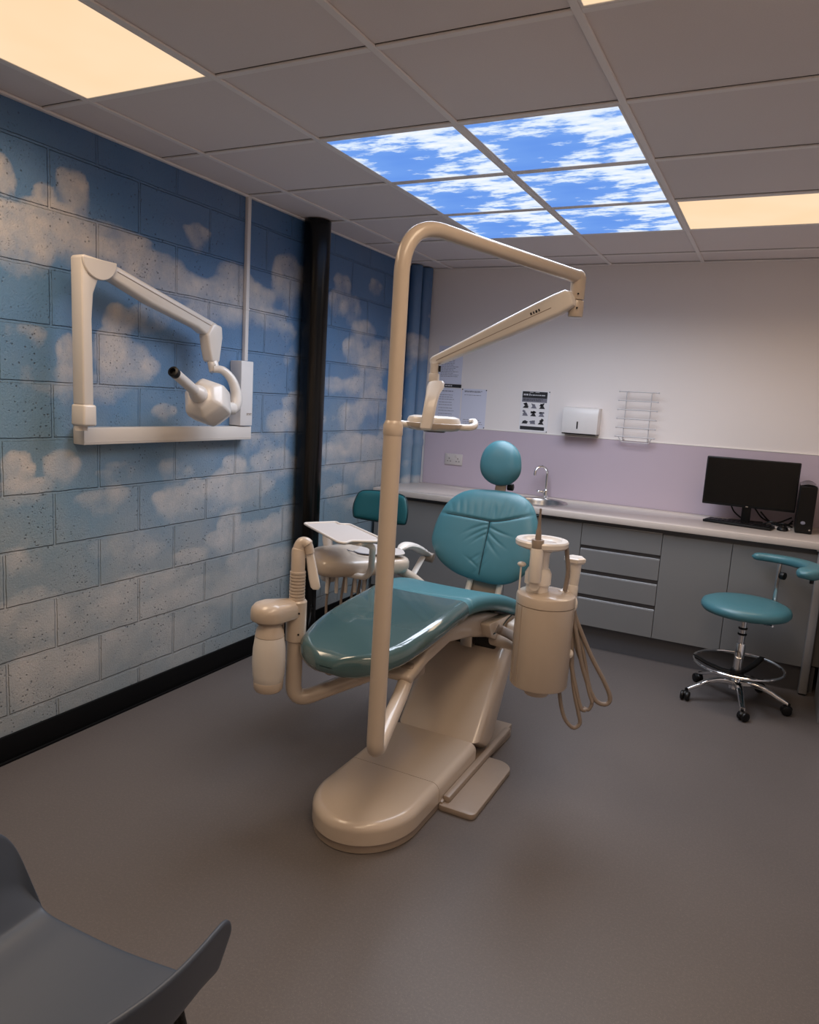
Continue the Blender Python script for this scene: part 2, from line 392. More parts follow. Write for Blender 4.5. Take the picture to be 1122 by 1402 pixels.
# left wall: block wall with painted sky, a fine grid so that the painted shapes have detail
def grid_wall():
    st = .0125; ny = int((YB-YF)/st)+1; nz = int((H+.008)/st)+1
    ys = np.linspace(YF, YB, ny); zs = np.linspace(0, H+.008, nz)
    Y, Z = np.meshgrid(ys, zs, indexing='ij')
    v = np.stack([np.zeros_like(Y), Y, Z], -1).reshape(-1, 3)
    idx = np.arange(ny*nz).reshape(ny, nz)
    f = np.stack([idx[:-1, :-1], idx[1:, :-1], idx[1:, 1:], idx[:-1, 1:]], -1).reshape(-1, 4)
    me = bpy.data.meshes.new('wall_left'); me.from_pydata(v.tolist(), [], f.tolist())
    # thickness behind the painted face
    b = bmesh.new(); b.from_mesh(me)
    box(b, (-.1, YF, 0), (-.002, YB, H+.008)); b.to_mesh(me); b.free()
    set_cloud(me, lambda c: cloud_value(c[:, 1], c[:, 2]))
    me.materials.append(M['mural'])
    o = bpy.data.objects.new('wall_left', me); C.objects.link(o); o['kind'] = 'structure'
grid_wall()
bm = NB(); box(bm, (0, YF, 0), (.014, YB-.7, .115), .003); box(bm, (0, YF, 0), (.022, YB-.7, .012), .004)
struct('baseboard_left', bm, 'skirt', True)
bm = NB(); box(bm, (XR-.014, YF, 0), (XR, 2.8, .115), .003); struct('baseboard_right', bm, 'skirt', True)
bm = NB(); box(bm, (.014, YF, 0), (XR-.014, YF+.014, .115), .003); struct('baseboard_front', bm, 'skirt', True)
# ceiling grid of T bars (columns along y, rows along x)
X0 = .259; cols = [X0+.6*k for k in (0, 1, 2, 3, 5)]; rows = [.6*k for k in range(-3, 7)]
bm = NB(); hb = .012
for x in cols: box(bm, (x-hb, YF, H), (x+hb, YB, H+.007), .0015, 1)
for y in rows:
    for a, b_ in zip([0.]+cols, cols+[XR]): box(bm, (a+(hb if a > 0 else 0), y-hb, H+.0005), (b_-(hb if b_ < XR else 0), y+hb, H+.0075), .0015, 1)
struct('trim_1', bm, 'tbar')
bm = NB()
box(bm, (.0, YF, H-.004), (.022, YB, H+.006), .002, 1); box(bm, (0, YB-.018, H-.002), (XR, YB, H+.006), .002, 1)
box(bm, (XR-.02, YF, H-.004), (XR, YB, H+.006), .002, 1)
struct('trim_2', bm, 'tbar')
# dark strips that paint in the shade along two edges of each tile
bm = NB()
def cell_shade(x0, x1, y0, y1):
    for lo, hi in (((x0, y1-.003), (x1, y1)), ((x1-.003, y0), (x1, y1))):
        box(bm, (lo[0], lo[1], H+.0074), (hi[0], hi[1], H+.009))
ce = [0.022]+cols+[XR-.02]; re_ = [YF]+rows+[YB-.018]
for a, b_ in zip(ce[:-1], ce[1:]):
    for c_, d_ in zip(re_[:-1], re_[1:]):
        cell_shade(a+(hb if a > .03 else 0), b_-(hb if b_ < 3.5 else 0), c_+hb, d_-hb)
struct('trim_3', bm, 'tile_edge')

# light fittings set in the grid: a thin frame, a diffuser and the lamp that throws its light down
def area(name, loc, sx, sy, energy, col, parent, spread=150):
    l = bpy.data.lights.new(name, 'AREA'); l.shape = 'RECTANGLE'; l.size = sx; l.size_y = sy
    l.energy = energy; l.color = col; l.spread = math.radians(spread)
    o = bpy.data.objects.new(name, l); C.objects.link(o); o.parent = parent; o.location = loc; return o
def fitting(name, label, cat, x0, x1, y0, y1, mat, power, col, group=None):
    cx, cy = (x0+x1)/2, (y0+y1)/2; t = thing(name, label, cat, (cx, cy, H), 0, group)
    w, d = x1-x0-.026, y1-y0-.026
    b = NB()
    for lo, hi in (((-w/2, -d/2), (w/2, -d/2+.008)), ((-w/2, d/2-.008), (w/2, d/2)), ((-w/2, -d/2+.008), (-w/2+.008, d/2-.008)), ((w/2-.008, -d/2+.008), (w/2, d/2-.008))):
        box(b, (*lo, .0005), (*hi, .0078), .001, 1)
    part('frame', b, 'tbar', t, False, local=True)
    b = NB(); box(b, (-w/2+.008, -d/2+.008, .003), (w/2-.008, d/2-.008, .0076)); part('diffuser', b, mat, t, False, local=True)
    area('lamp', (0, 0, .001), w-.03, d-.03, power, col, t)
    return t
WARM = (1.0, .76, .54); SKYC = (.82, .89, 1.0)
PW, PS = 14.5, 7.2
fitting('ceiling_light', 'long warm lit ceiling light panel beside the cloud wall', 'ceiling light', cols[0], cols[1], -.6, .6, 'warm_diffuser', PW, WARM)
fitting('ceiling_light', 'warm lit ceiling light panel right of the sky panels, near the back wall', 'ceiling light', cols[3], cols[4], 2.4, 3.0, 'warm_diffuser', PW*.55, WARM)
fitting('ceiling_light', 'warm ceiling light panel cut off by the top edge of the photo', 'ceiling light', cols[3], cols[3]+.6, -.6, .6, 'warm_diffuser', PW, WARM)
proto = fitting('sky_light_panel', 'x', 'sky light panel', cols[1], cols[2], 1.2, 1.8, 'sky_diffuser', PS, SKYC, 'lit sky and cloud ceiling panels')
names = ['nearest', 'middle', 'farthest']; sides = ['left', 'right']
for r in range(3):
    for c_ in range(2):
        lab = f'lit blue sky and cloud ceiling panel, {names[r]} of the {sides[c_]} column'
        loc = ((cols[1+c_]+cols[2+c_])/2, 1.5+.6*r, H)
        if r == 0 and c_ == 0: proto['label'] = lab
        else: dup(proto, loc, 0, lab)

# gloss black round column by the mural, painted pipes in the corner, conduit
bm = NB(); cyl(bm, (.08, 2.345, 0), (.08, 2.345, H), .078, 40)
tag(part('column', bm, 'gloss_black'), 'tall glossy black round column standing against the cloud wall', 'column')
def pipe(x, y, r, lab):
    b = NB(); n = 64; rs = []
    for i in range(n+1):
        z = .9+(H-.9)*i/n; rr = r*(1.0)
        if abs(z-1.22) < .02: rr = r*1.1
        rs.append([(x+rr*math.cos(2*PI*k/24), y+rr*math.sin(2*PI*k/24), z) for k in range(24)])
    rings(b, rs)
    o = part('painted_pipe', b, 'mural_pipe')
    set_cloud(o.data, lambda c: .9*cloud_value(c[:, 1]*0+1.1+(c[:, 0])*1.5+x, c[:, 2]+.1))
    tag(o, lab, 'pipe', 'sky painted pipes in the room corner')
pipe(.045, 3.72, .048, 'sky blue painted pipe in the corner, the one further from the white wall')
pipe(.065, 3.845, .055, 'sky blue painted pipe in the corner, right against the white wall')
bm = NB(); box(bm, (0, 1.787, 1.712), (.022, 1.813, H), .003); box(bm, (.004, 1.785, 1.98), (.024, 1.815, 1.99), .001, 1)
tag(part('conduit', bm, 'white_metal'), 'thin white cable trunking running down the mural from ceiling', 'cable trunking')

# splashback and its thin top bead
bm = NB(); box(bm, (.115, YB-.0065, .9005), (XR-.001, YB-.0005, 1.36), 0); tag(part('splashback', bm, 'lilac', None, False), 'pale lilac splashback panel along the back wall above the worktop', 'splashback')
bm = NB(); box(bm, (.115, YB-.009, 1.36), (XR, YB, 1.367), .001, 1); struct('trim_4', bm, 'trim_white')

# ------------------------------------------------------------------ worktop, sink, cabinets
SX, SY, SR = 1.18, 3.565, .205
bm = NB(); box(bm, (.03, 3.25, .86), (XR, YB-.007, .90), .003)
wt = part('worktop', bm, 'worktop'); tag(wt, 'long pale laminate worktop with a round sink cut into it', 'worktop')
bm = NB(); cyl(bm, (SX, SY, .8), (SX, SY, 1.0), SR-.008, 48); cut = part('cutter', bm, 'worktop')
md = wt.modifiers.new('cut', 'BOOLEAN'); md.operation = 'DIFFERENCE'; md.object = cut; md.solver = 'EXACT'
bpy.context.view_layer.update()
dg = bpy.context.evaluated_depsgraph_get(); me = bpy.data.meshes.new_from_object(wt.evaluated_get(dg)); wt.modifiers.clear(); wt.data = me
bpy.data.objects.remove(cut)
t = thing('sink', 'round stainless steel sink set in the worktop behind the backrest', 'sink', (SX, SY, .9))
bm = NB(); R = SR
lathe(bm, [(R+.012, .9005), (R+.012, .9025), (R+.008, .904), (R-.008, .9035), (R-.02, .898), (R-.028, .88), (R-.034, .80), (R-.06, .765), (.03, .758), (.03, .754), (R-.055, .760), (R-.031, .79), (R-.022, .88), (R-.012, .8975), (R, .9005)], (SX, SY, 0), 56, caps=False)
part('bowl', bm, 'steel', t)
bm = NB(); lathe(bm, [(.0, .757), (.03, .757), (.032, .761), (.026, .763), (0, .760)], (SX, SY, 0), 24); part('drain', bm, 'chrome', t)
t = thing('tap', 'chrome swan neck mixer tap behind the round sink', 'tap', (1.165, 3.83, .9))
bm = NB(); lathe(bm, [(.028, .9), (.028, .906), (.02, .912), (.019, .95), (.016, .96), (.012, .965), (.012, .98)], (1.165, 3.83, 0), 24); part('body', bm, 'chrome', t)
bm = NB(); tube(bm, [Vector((1.165, 3.83, .975)), Vector((1.165, 3.83, 1.05))]+[Vector((1.165-.035+.035*math.cos(a), 3.83-.04+.04*math.cos(a), 1.075+.055*math.sin(a))) for a in np.linspace(0, PI*1.05, 14)], .0105)
part('spout', bm, 'chrome', t)
bm = NB(); cyl(bm, (1.165, 3.83, .94), (1.125, 3.80, .945), .011, 16, .002); ball(bm, (1.12, 3.797, .946), .016, (1, 1, .8)); part('lever', bm, 'chrome', t)

FY = 3.29
def front_panel(b, x0, x1, z0, z1): box(b, (x0+.0015, FY, z0), (x1-.0015, FY+.018, z1), .0015, 1)
def carcass(name, lab, x0, x1, top=.857):
    t = thing(name, lab, 'cabinet', ((x0+x1)/2, 3.6, 0))
    b = NB(); box(b, (x0, FY+.019, .155), (x1, YB-.01, top))
    if top < .857: box(b, (x0, FY+.019, top), (x1, FY+.04, .857))
    part('carcass', b, 'grey_dark', t, False)
    return t
def grip(t, x0, x1, zs):
    b = NB()
    for z0, z1 in zs: box(b, (x0+.001, FY+.0185, z0), (x1-.001, FY+.0192, z1))
    return part('grip_channel', b, 'grey_dark', t, False)
t = carcass('cabinet', 'long plain grey cabinet run under the worktop next to the mural', .03, 1.08, .735)
bm = NB(); front_panel(bm, .03, 1.08, .16, .833); part('fascia', bm, 'grey_board', t)
t = carcass('cabinet', 'grey cabinet under the sink, partly behind the suction unit', 1.08, 1.58, .735)
bm = NB(); front_panel(bm, 1.08, 1.58, .16, .833); part('door', bm, 'grey_board', t)
t = carcass('drawer_cabinet', 'grey cabinet of four handleless drawers under the worktop', 1.58, 2.083)
for z0, z1 in ((.692, .826), (.531, .662), (.368, .498), (.16, .335)):
    bm = NB(); front_panel(bm, 1.58, 2.083, z0, z1); d = part('drawer', bm, 'grey_board', t)
    bm = NB(); box(bm, (1.583, FY+.006, z1), (2.08, FY+.018, z1+.006), .001, 1); part('grip_rail', bm, 'alu', d)
t = carcass('cabinet', 'grey cabinet with one wide door between the drawers and the stool', 2.083, 2.482)
bm = NB(); front_panel(bm, 2.083, 2.482, .16, .826); part('door', bm, 'grey_board', t)
t = carcass('cabinet', 'grey cabinet with one door standing behind the round teal stool', 2.482, 2.93)
bm = NB(); front_panel(bm, 2.482, 2.93, .16, .826); part('door', bm, 'grey_board', t)
t = thing('cabinet', 'grey cabinet at the right edge, behind the metal worktop leg', 'cabinet', (3.28, 3.6, 0))
bm = NB(); box(bm, (2.932, 3.36, .155), (XR-.01, YB-.01, .857)); part('carcass', bm, 'grey_dark', t, False)
bm = NB(); box(bm, (2.935, 3.342, .16), (3.30, 3.3595, .82), .0015, 1); part('door', bm, 'grey_board', t)
bm = NB(); box(bm, (.03, 3.345, 0), (3.0, 3.36, .154)); tag(part('plinth', bm, 'grey_dark', None, False), 'dark grey kickboard running under the cabinets', 'plinth')
t = thing('worktop_support', 'silver metal leg holding up the right end of the worktop', 'support', (2.945, 3.285, 0))
bm = NB(); box(bm, (2.925, 3.262, .008), (2.972, 3.308, .852), .006, 3); part('post', bm, 'alu', t)
bm = NB(); cyl(bm, (2.948, 3.285, 0), (2.948, 3.285, .008), .02, 20); part('foot', bm, 'black', t)
bm = NB(); box(bm, (2.915, 3.252, .852), (2.982, 3.318, .86), .001, 1); part('top_plate', bm, 'alu', t)
# return cabinet along the right
t = thing('side_cabinet', 'grey cabinet side showing as a sliver at the right edge', 'cabinet', (3.31, 3.0, 0))
bm = NB(); box(bm, (3.01, 2.86, .0), (XR-.02, 3.24, .855), .002, 1); part('carcass', bm, 'grey_board', t)
bm = NB(); box(bm, (3.02, 2.842, .12), (XR-.03, 2.858, .845), .001, 1); part('door', bm, 'grey_board', t)
t = thing('pedal_bin', 'white rounded pedal bin mostly cut off at the right edge', 'bin', (3.135, 2.62, 0))
bm = NB(); lathe(bm, [(.10, 0), (.118, .008), (.124, .03), (.122, .30), (.118, .33)], (3.148, 2.62, 0), 36); part('body', bm, 'white_metal', t)
bm = NB(); lathe(bm, [(.122, .331), (.122, .345), (.1, .37), (.0, .385)], (3.148, 2.62, 0), 36); part('lid', bm, 'white_metal', t)
bm = NB(); box(bm, (3.12, 2.49, .01), (3.18, 2.53, .025), .006); part('pedal', bm, 'black', t)

# ------------------------------------------------------------------ on the back wall
def sheet(name, label, cat, x0, x1, z0, z1, mat='paper'):
    t = thing(name, label, cat, ((x0+x1)/2, YB, (z0+z1)/2))
    b = NB(); box(b, (x0, YB-.0035, z0), (x1, YB-.0015, z1)); part('sheet', b, mat, t, False); return t
def marks(t, rects, mat, name='print', y=YB-.0036):
    b = NB()
    for x0, x1, z0, z1 in rects: box(b, (x0, y-.0004, z0), (x1, y, z1))
    return part(name, b, mat, t, False)
def textlines(x0, x1, zs, h=.0035, seed=1):
    r = random.Random(seed); out = []
    for z in zs:
        x = x0; end = x1-r.random()*.35*(x1-x0)
        while x < end-.006:
            w = min(r.uniform(.008, .028), end-x); out.append((x, x+w, z, z+h)); x += w+.004
    return out
t = sheet('notice', 'topmost pinned notice beside the painted corner pipes', 'notice', .19, .395, 1.695, 1.985)
marks(t, textlines(.215, .375, [1.95-.0125*i for i in range(17)], seed=2), 'ink_grey')
t = sheet('notice', 'black strip notice with white lettering under the topmost notice', 'notice', .19, .398, 1.668, 1.692, 'ink')
marks(t, [(.262, .272, 1.676, 1.685), (.275, .282, 1.676, 1.685), (.286, .297, 1.676, 1.685), (.300, .306, 1.676, 1.685), (.31, .32, 1.676, 1.685)], 'ink_light', 'lettering')
t = sheet('notice', 'printed notice below the black strip, behind the operating lamp', 'notice', .19, .40, 1.365, 1.662)
marks(t, textlines(.235, .36, [1.636], .006, 5)+textlines(.215, .375, [1.607, 1.59, 1.573, 1.55, 1.53, 1.505, 1.485, 1.46, 1.44, 1.42, 1.40], seed=6), 'ink_grey')
t = sheet('notice', 'lilac tinted notice right of the other notices with faint print', 'notice', .408, .615, 1.367, 1.664)
marks(t, textlines(.43, .60, [1.645, 1.638], .005, 8)+textlines(.43, .60, [1.615, 1.425, 1.41, 1.395], seed=9), 'ink_grey')
for x, z in ((.412, 1.658), (.610, 1.658), (.610, 1.373)):
    bm = NB(); cyl(bm, (x, YB-.006, z), (x, YB-.0030, z), .0045, 10); part('pin', bm, 'ink', t)
t = sheet('poster', 'hand washing poster with black header and rows of small pictures', 'poster', .892, 1.112, 1.372, 1.674, 'paper_white')
pl, pr, pt, pb = .9, 1.092, 1.668, 1.385
marks(t, [(pl, pr, pt-.048, pt)], 'ink', 'header')
marks(t, [(pl, pr, pt-.078, pt-.0485)], 'ink_grey', 'grey_band')
marks(t, [(pl, pr-.004, pb, pb+.026)], 'ink', 'footer')
marks(t, [(.956, .983, 1.661, 1.664), (1.0, 1.03, 1.661, 1.664), (.91, .919, 1.638, 1.65), (.922, .93, 1.638, 1.65), (.933, .945, 1.638, 1.65), (.953, .961, 1.637, 1.652)]+textlines(.966, 1.10, [1.639], .007, 4)[:6], 'ink_light', 'lettering', YB-.0041)
marks(t, textlines(.908, 1.09, [1.609, 1.600], .004, 12), 'ink', 'small_print', YB-.0041)
rr = random.Random(11)
for r in range(3):
    for c_ in range(3):
        cx, cz = .933+.063*c_, 1.567-.058*r; b = NB()
        for k in range(3):
            px, pz = cx+rr.uniform(-.014, .012), cz+rr.uniform(-.01, .014)
            pts = [(px+rr.uniform(.006, .02)*math.cos(a), pz+rr.uniform(.003, .014)*math.sin(a)) for a in np.linspace(0, 2*PI, 7)[:-1]]
            prism(b, pts, 0, .0005, 0, mat=Matrix(((1, 0, 0, 0), (0, 0, -1, YB-.0036), (0, 1, 0, 0), (0, 0, 0, 1))))
        prism(b, [(cx-.024, cz-.022), (cx+.022, cz-.022), (cx+.006, cz+.004), (cx-.004, cz+.002)], 0, .0006, 0, mat=Matrix(((1, 0, 0, 0), (0, 0, -1, YB-.0036), (0, 1, 0, 0), (0, 0, 0, 1))))
        part('picture', b, 'ink' if (r+c_) % 2 == 0 else 'ink_grey', t, False)
for x, z in ((1.107, 1.669), (1.107, 1.378)):
    bm = NB(); cyl(bm, (x, YB-.006, z), (x, YB-.0030, z), .004, 10); part('pin', bm, 'ink', t)

t = thing('paper_towel_dispenser', 'white metal paper towel dispenser with black keyhole slot', 'dispenser', (1.37, YB, 1.385))
bm = NB(); prism_yz(bm, [(YB, 1.388), (YB-.10, 1.388), (YB-.10, 1.528), (YB-.085, 1.568), (YB, 1.575)], 1.243, 1.498, .004, 2); part('cover', bm, 'white_metal', t)
bm = NB(); box(bm, (1.35, YB-.1012, 1.42), (1.36, YB-.0995, 1.472), .0005, 1); part('slot', bm, 'black', t)
bm = NB(); box(bm, (1.247, YB-.096, 1.380), (1.494, YB-.01, 1.3878), .001, 1); part('outlet', bm, 'black', t)

t = thing('wire_rack', 'white wire rack of six rungs hanging above the splashback', 'rack', (1.75, YB, 1.36))
bm = NB()
for x in (1.672, 1.84):
    tube(bm, fillet([(x, YB, 1.705), (x, YB-.06, 1.70), (x, YB-.05, 1.365), (x, YB, 1.372)], .01), .0035, 8)
part('side_wire', bm, 'wire', t)
for i in range(6):
    z = 1.70-.062*i; bm = NB(); tube(bm, [(1.622, YB-.062, z), (1.885, YB-.062, z)], .0036, 8)
    for x in (1.622, 1.885): ball(bm, (x, YB-.062, z), .006, seg=10)
    part('rung', bm, 'wire', t)
bm = NB(); tube(bm, fillet([(1.64, YB-.062, 1.39), (1.665, YB-.05, 1.352), (1.85, YB-.05, 1.352), (1.868, YB-.062, 1.39)], .01), .0035, 8); part('tray_wire', bm, 'wire', t)

t = thing('double_socket', 'white double switched socket on the splashback near the corner', 'socket', (.38, YB, 1.11))
bm = NB(); box(bm, (.305, YB-.016, 1.065), (.455, YB-.006, 1.153), .004, 2); part('plate', bm, 'socket', t)
for sx_ in (.343, .417):
    bm = NB(); box(bm, (sx_-.012-.012, YB-.020, 1.128), (sx_-.012+.004, YB-.0158, 1.146), .001, 1); part('switch', bm, 'socket', t)
    bm = NB()
    box(bm, (sx_-.003, YB-.0172, 1.112), (sx_+.003, YB-.0158, 1.120)); box(bm, (sx_-.016, YB-.0172, 1.092), (sx_-.008, YB-.0158, 1.097)); box(bm, (sx_+.008, YB-.0172, 1.092), (sx_+.016, YB-.0158, 1.097))
    part('pin_holes', bm, 'ink', t)

# ------------------------------------------------------------------ computer
t = thing('monitor', 'wide black computer monitor standing on the worktop', 'monitor', (2.52, 3.72, .9))
bm = NB(); box(bm, (2.250, 3.70, 1.003), (2.792, 3.735, 1.313), .006, 2); box(bm, (2.32, 3.735, 1.04), (2.72, 3.765, 1.27), .012); part('housing', bm, 'black', t)
bm = NB(); box(bm, (2.258, 3.6985, 1.018), (2.784, 3.7002, 1.305)); part('screen', bm, 'screen', t, False)
bm = NB(); box(bm, (2.511, 3.6983, 1.007), (2.525, 3.6998, 1.013)); part('badge', bm, 'steel', t, False, label='small silver badge')
bm = NB(); box(bm, (2.49, 3.745, .905), (2.545, 3.765, 1.08), .004); part('neck', bm, 'black', t)
bm = NB(); prism(bm, roundpoly([(2.40, 3.705), (2.64, 3.705), (2.62, 3.83), (2.42, 3.83)], .03), .90, .907, .002); part('base', bm, 'black', t)
t = thing('keyboard', 'black computer keyboard lying in front of the monitor', 'keyboard', (2.485, 3.605, .9), -.20)
bm = NB(); box(bm, (-.20, -.065, .0), (.20, .065, .016), .004, 2, Matrix.Rotation(.0, 4, 'X')); part('body', bm, 'black', t, local=True)
bm = NB()
for r in range(5):
    for k in range(14):
        x = -.188+.0268*k; y = -.055+.0225*r
        if r == 0 and 4 <= k <= 8:
            if k == 4: box(bm, (x, y, .0162), (x+.0268*5-.004, y+.018, .0205), .001, 1)
            continue
        box(bm, (x, y, .0162), (x+.0228, y+.018, .0205), .001, 1)
part('keys', bm, 'screen', t, local=True)
t = thing('mouse', 'small black computer mouse beside the computer tower', 'mouse', (2.735, 3.60, .9))
bm = NB(); ball(bm, (2.735, 3.60, .905), .034, (.95, 1.5, .75)); b_ = bm; bmesh.ops.bisect_plane(bm, geom=bm.verts[:]+bm.edges[:]+bm.faces[:], plane_co=(0, 0, .901), plane_no=(0, 0, -1), clear_outer=True); part('shell', bm, 'black', t)
bm = NB(); cyl(bm, (2.731, 3.575, .928), (2.739, 3.575, .928), .006, 12); part('wheel', bm, 'screen', t)
bm = NB(); box(bm, (2.68, 3.63, .9), (2.78, 3.70, .907), .003); tag(part('box_lid', bm, 'mat_white'), 'small flat white box lying behind the mouse', 'box')
t = thing('computer_tower', 'slim black computer tower with clear plastic on top', 'computer', (2.845, 3.7, .9))
bm = NB(); box(bm, (2.80, 3.56, .902), (2.892, 3.88, 1.185), .004, 2); part('case', bm, 'black', t)
bm = NB(); box(bm, (2.803, 3.5585, .905), (2.889, 3.5602, 1.182)); part('front_panel', bm, 'screen', t, False)
bm = NB(); ball(bm, (2.838, 3.5583, .965), .013, (1, .1, .8)); part('badge', bm, 'ink_grey', t, label='faint round grey badge')
bm = NB(); cyl(bm, (2.877, 3.5565, .925), (2.877, 3.559, .925), .005, 12); part('power_button', bm, 'steel', t)
bm = NB()
rs = []
for i in range(9):
    a = i/8; rs.append([(2.80+.09*a, 3.57+.03*k, 1.187+.02*math.sin(PI*a)*(.6+.4*math.sin(k*1.7))) for k in range(10)])
b2 = bmesh.new(); V_ = [[b2.verts.new(p) for p in r] for r in rs]
for i in range(8):
    for k in range(9): b2.faces.new((V_[i][k], V_[i+1][k], V_[i+1][k+1], V_[i][k+1]))
merge(bm, b2); tag(part('plastic_bag', bm, 'clear'), 'crumpled clear plastic lying on top of the computer tower', 'plastic bag')
t = thing('speaker', 'black box at the right end of the worktop behind the tower', 'speaker', (3.0, 3.72, .9))
bm = NB(); box(bm, (2.945, 3.66, .9), (3.06, 3.80, 1.085), .006); part('cabinet', bm, 'black', t)
bm = NB(); cyl(bm, (3.0, 3.6595, .97), (3.0, 3.657, .97), .035, 24); part('cone', bm, 'screen', t)
t = thing('computer_cables', 'tangle of black computer cables behind the monitor base', 'cables', (2.7, 3.8, .9))
for i, pts in enumerate([[(2.60, 3.78, .98), (2.66, 3.80, .92), (2.72, 3.78, .905), (2.79, 3.82, .92)], [(2.56, 3.80, 1.0), (2.62, 3.83, .93), (2.70, 3.86, .91), (2.78, 3.80, .96)], [(2.62, 3.74, .906), (2.68, 3.72, .93), (2.75, 3.75, .91), (2.79, 3.80, .94)], [(2.60, 3.72, .906), (2.67, 3.76, .905), (2.74, 3.73, .925), (2.79, 3.76, .905)], [(2.42, 3.80, 1.0), (2.45, 3.82, .95), (2.52, 3.84, .907), (2.62, 3.82, .906)]]):
    bm = NB(); tube(bm, spline(pts), .005, 8); part('cable', bm, 'black', t)

# ------------------------------------------------------------------ x-ray unit on the left wall
t = thing('dental_xray_unit', 'cream wall mounted dental x-ray unit with folding arm on the mural', 'x-ray unit', (0, 1.2, 1.33))
bm = NB(); box(bm, (.0, .722, 1.290), (.068, 1.80, 1.362), .004, 2); box(bm, (.066, .726, 1.302), (.0695, 1.797, 1.304)); part('wall_rail', bm, 'cream_white', t)
bm = NB(); prism_yz(bm, [(.652, 1.46), (.702, 1.46), (.700, 1.60), (.696, 1.80), (.704, 1.90), (.73, 1.965), (.78, 1.99), (.78, 2.036), (.660, 2.044), (.648, 2.034)], .088, .155, .012, 3); part('upright', bm, 'cream_white', t)
bm = NB(); prism_yz(bm, [(.646, 1.375), (.712, 1.375), (.710, 1.462), (.648, 1.462)], .082, .162, .010, 3); cyl(bm, (.10, .68, 1.355), (.10, .68, 1.378), .028, 20); part('swivel_collar', bm, 'cream_white', t)
bm = NB(); pts = [(.73+.083*math.cos(a), 2.035+.083*math.sin(a)*.95) for a in np.linspace(PI, 2*PI, 20)]; prism_yz(bm, pts, .152, .163, .003, 1, 30); part('pivot_cap', bm, 'cream_white', t)
bm = NB(); prism_yz(bm, [(.78, 2.032), (.83, 2.026), (1.10, 1.953), (1.425, 1.866), (1.44, 1.84), (1.345, 1.806), (1.29, 1.832), (1.0, 1.902), (.87, 1.945), (.81, 1.965), (.76, 1.985)], .095, .155, .014, 3, 20)
part('upper_arm', bm, 'cream_white', t)
bm = NB(); prism_yz(bm, [(.82, 2.006), (1.38, 1.852), (1.38, 1.849), (.82, 2.003)], .154, .1565, 0); part('arm_seam', bm, 'cream_dark', t)
bm = NB(); prism_yz(bm, [(1.385, 1.868), (1.447, 1.855), (1.452, 1.80), (1.432, 1.68), (1.378, 1.68), (1.36, 1.74), (1.345, 1.805)], .10, .165, .012, 3, 20); part('forearm', bm, 'cream_white', t)
bm = NB(); cyl(bm, (.155, 1.405, 1.635), (.14, 1.405, 1.685), .026, 24, .004); cyl(bm, (.168, 1.392, 1.668), (.171, 1.392, 1.668), .004, 10); part('swivel', bm, 'cream_white', t)
bm = NB(); tube(bm, spline([(.16, 1.39, 1.648), (.19, 1.425, 1.644), (.215, 1.462, 1.60), (.23, 1.478, 1.53), (.235, 1.462, 1.472), (.23, 1.42, 1.458)]), np.interp(range(41), [0, 12, 28, 40], [.018, .022, .031, .028]).tolist(), 16, flat=(1.15, .95))
part('yoke', bm, 'cream_white', t)
hc = Vector((.235, 1.275, 1.488)); ax = (Vector((.33, .925, 1.635))-hc).normalized()
bm = NB(); lathe(bm, [(.040, -.125), (.072, -.112), (.108, -.045), (.112, .02), (.104, .055), (.070, .086), (.042, .092)], hc, 6, ax); bev(bm, .010, 3, 20); part('tube_head', bm, 'cream_white', t, ang=50)
bm = NB(); lathe(bm, [(.040, .085), (.041, .105), (.036, .125), (.033, .130), (.030, .14), (.0245, .15)], hc, 28, ax); part('cone_collar', bm, 'cream_white', t)
bm = NB(); lathe(bm, [(.024, .145), (.0225, .31), (.0215, .32)], hc, 28, ax); part('cone', bm, 'cream_white', t)
bm = NB(); lathe(bm, [(.0215, .318), (.023, .322), (.023, .345), (.014, .348), (.012, .33)], hc, 28, ax); part('cone_tip', bm, 'black', t, label='black open cone tip')
bm = NB(); cyl(bm, (.24, 1.35, 1.465), (.24, 1.445, 1.462), .032, 24, .006); part('yoke_pivot', bm, 'cream_white', t)
t = thing('control_box', 'tall narrow white control box on the mural at the x-ray rail end', 'control box', (0, 1.745, 1.37))
bm = NB(); box(bm, (0, 1.695, 1.366), (.078, 1.793, 1.708), .004, 2); part('housing', bm, 'white_metal', t)
bm = NB()
for i, (a, b_) in enumerate(((0, .010), (.012, .018), (.020, .030), (.032, .040))): box(bm, (.0778, 1.745+a, 1.425+.002*(i % 2)), (.0785, 1.745+b_, 1.433))
box(bm, (.0778, 1.742, 1.421), (.0785, 1.786, 1.4225)); part('maker_mark', bm, 'cream_dark', t, False, label='small brown printed mark')

# ------------------------------------------------------------------ dental chair
chair = thing('dental_chair', 'teal and cream dental treatment chair in the middle of the room', 'dental chair', (1.45, 1.2, 0))
def uoutline(cx, yn, r, yb, x0, x1):
    pts = [(x1, yb)]+[(x1, yn+r)]+[(cx+(x1-cx)*math.cos(a), yn+r-r*math.sin(a)) for a in np.linspace(0, PI, 30)][1:-1]+[(x0, yn+r), (x0, yb)]
    return pts
CX = 1.452
bm = NB(); prism(bm, uoutline(CX, .612, .235, 1.045, 1.255, 1.650), 0, .036, .003, 1, ang=60); part('plinth', bm, 'cream_dark', chair)
bm = NB(); prism(bm, uoutline(CX, .606, .240, 1.022, 1.250, 1.655), .034, .112, 0)
b2 = bm; es = [e for e in b2.edges if len(e.link_faces) == 2 and e.calc_face_angle(0) > 1.0 and all(v.co.z > .1 for v in e.verts) and not all(abs(v.co.y-1.022) < 1e-4 for v in e.verts)]
bmesh.ops.bevel(b2, geom=es, offset=.034, segments=7, profile=.5, affect='EDGES', clamp_overlap=True)
part('front_cover', bm, 'cream', chair, ang=60)
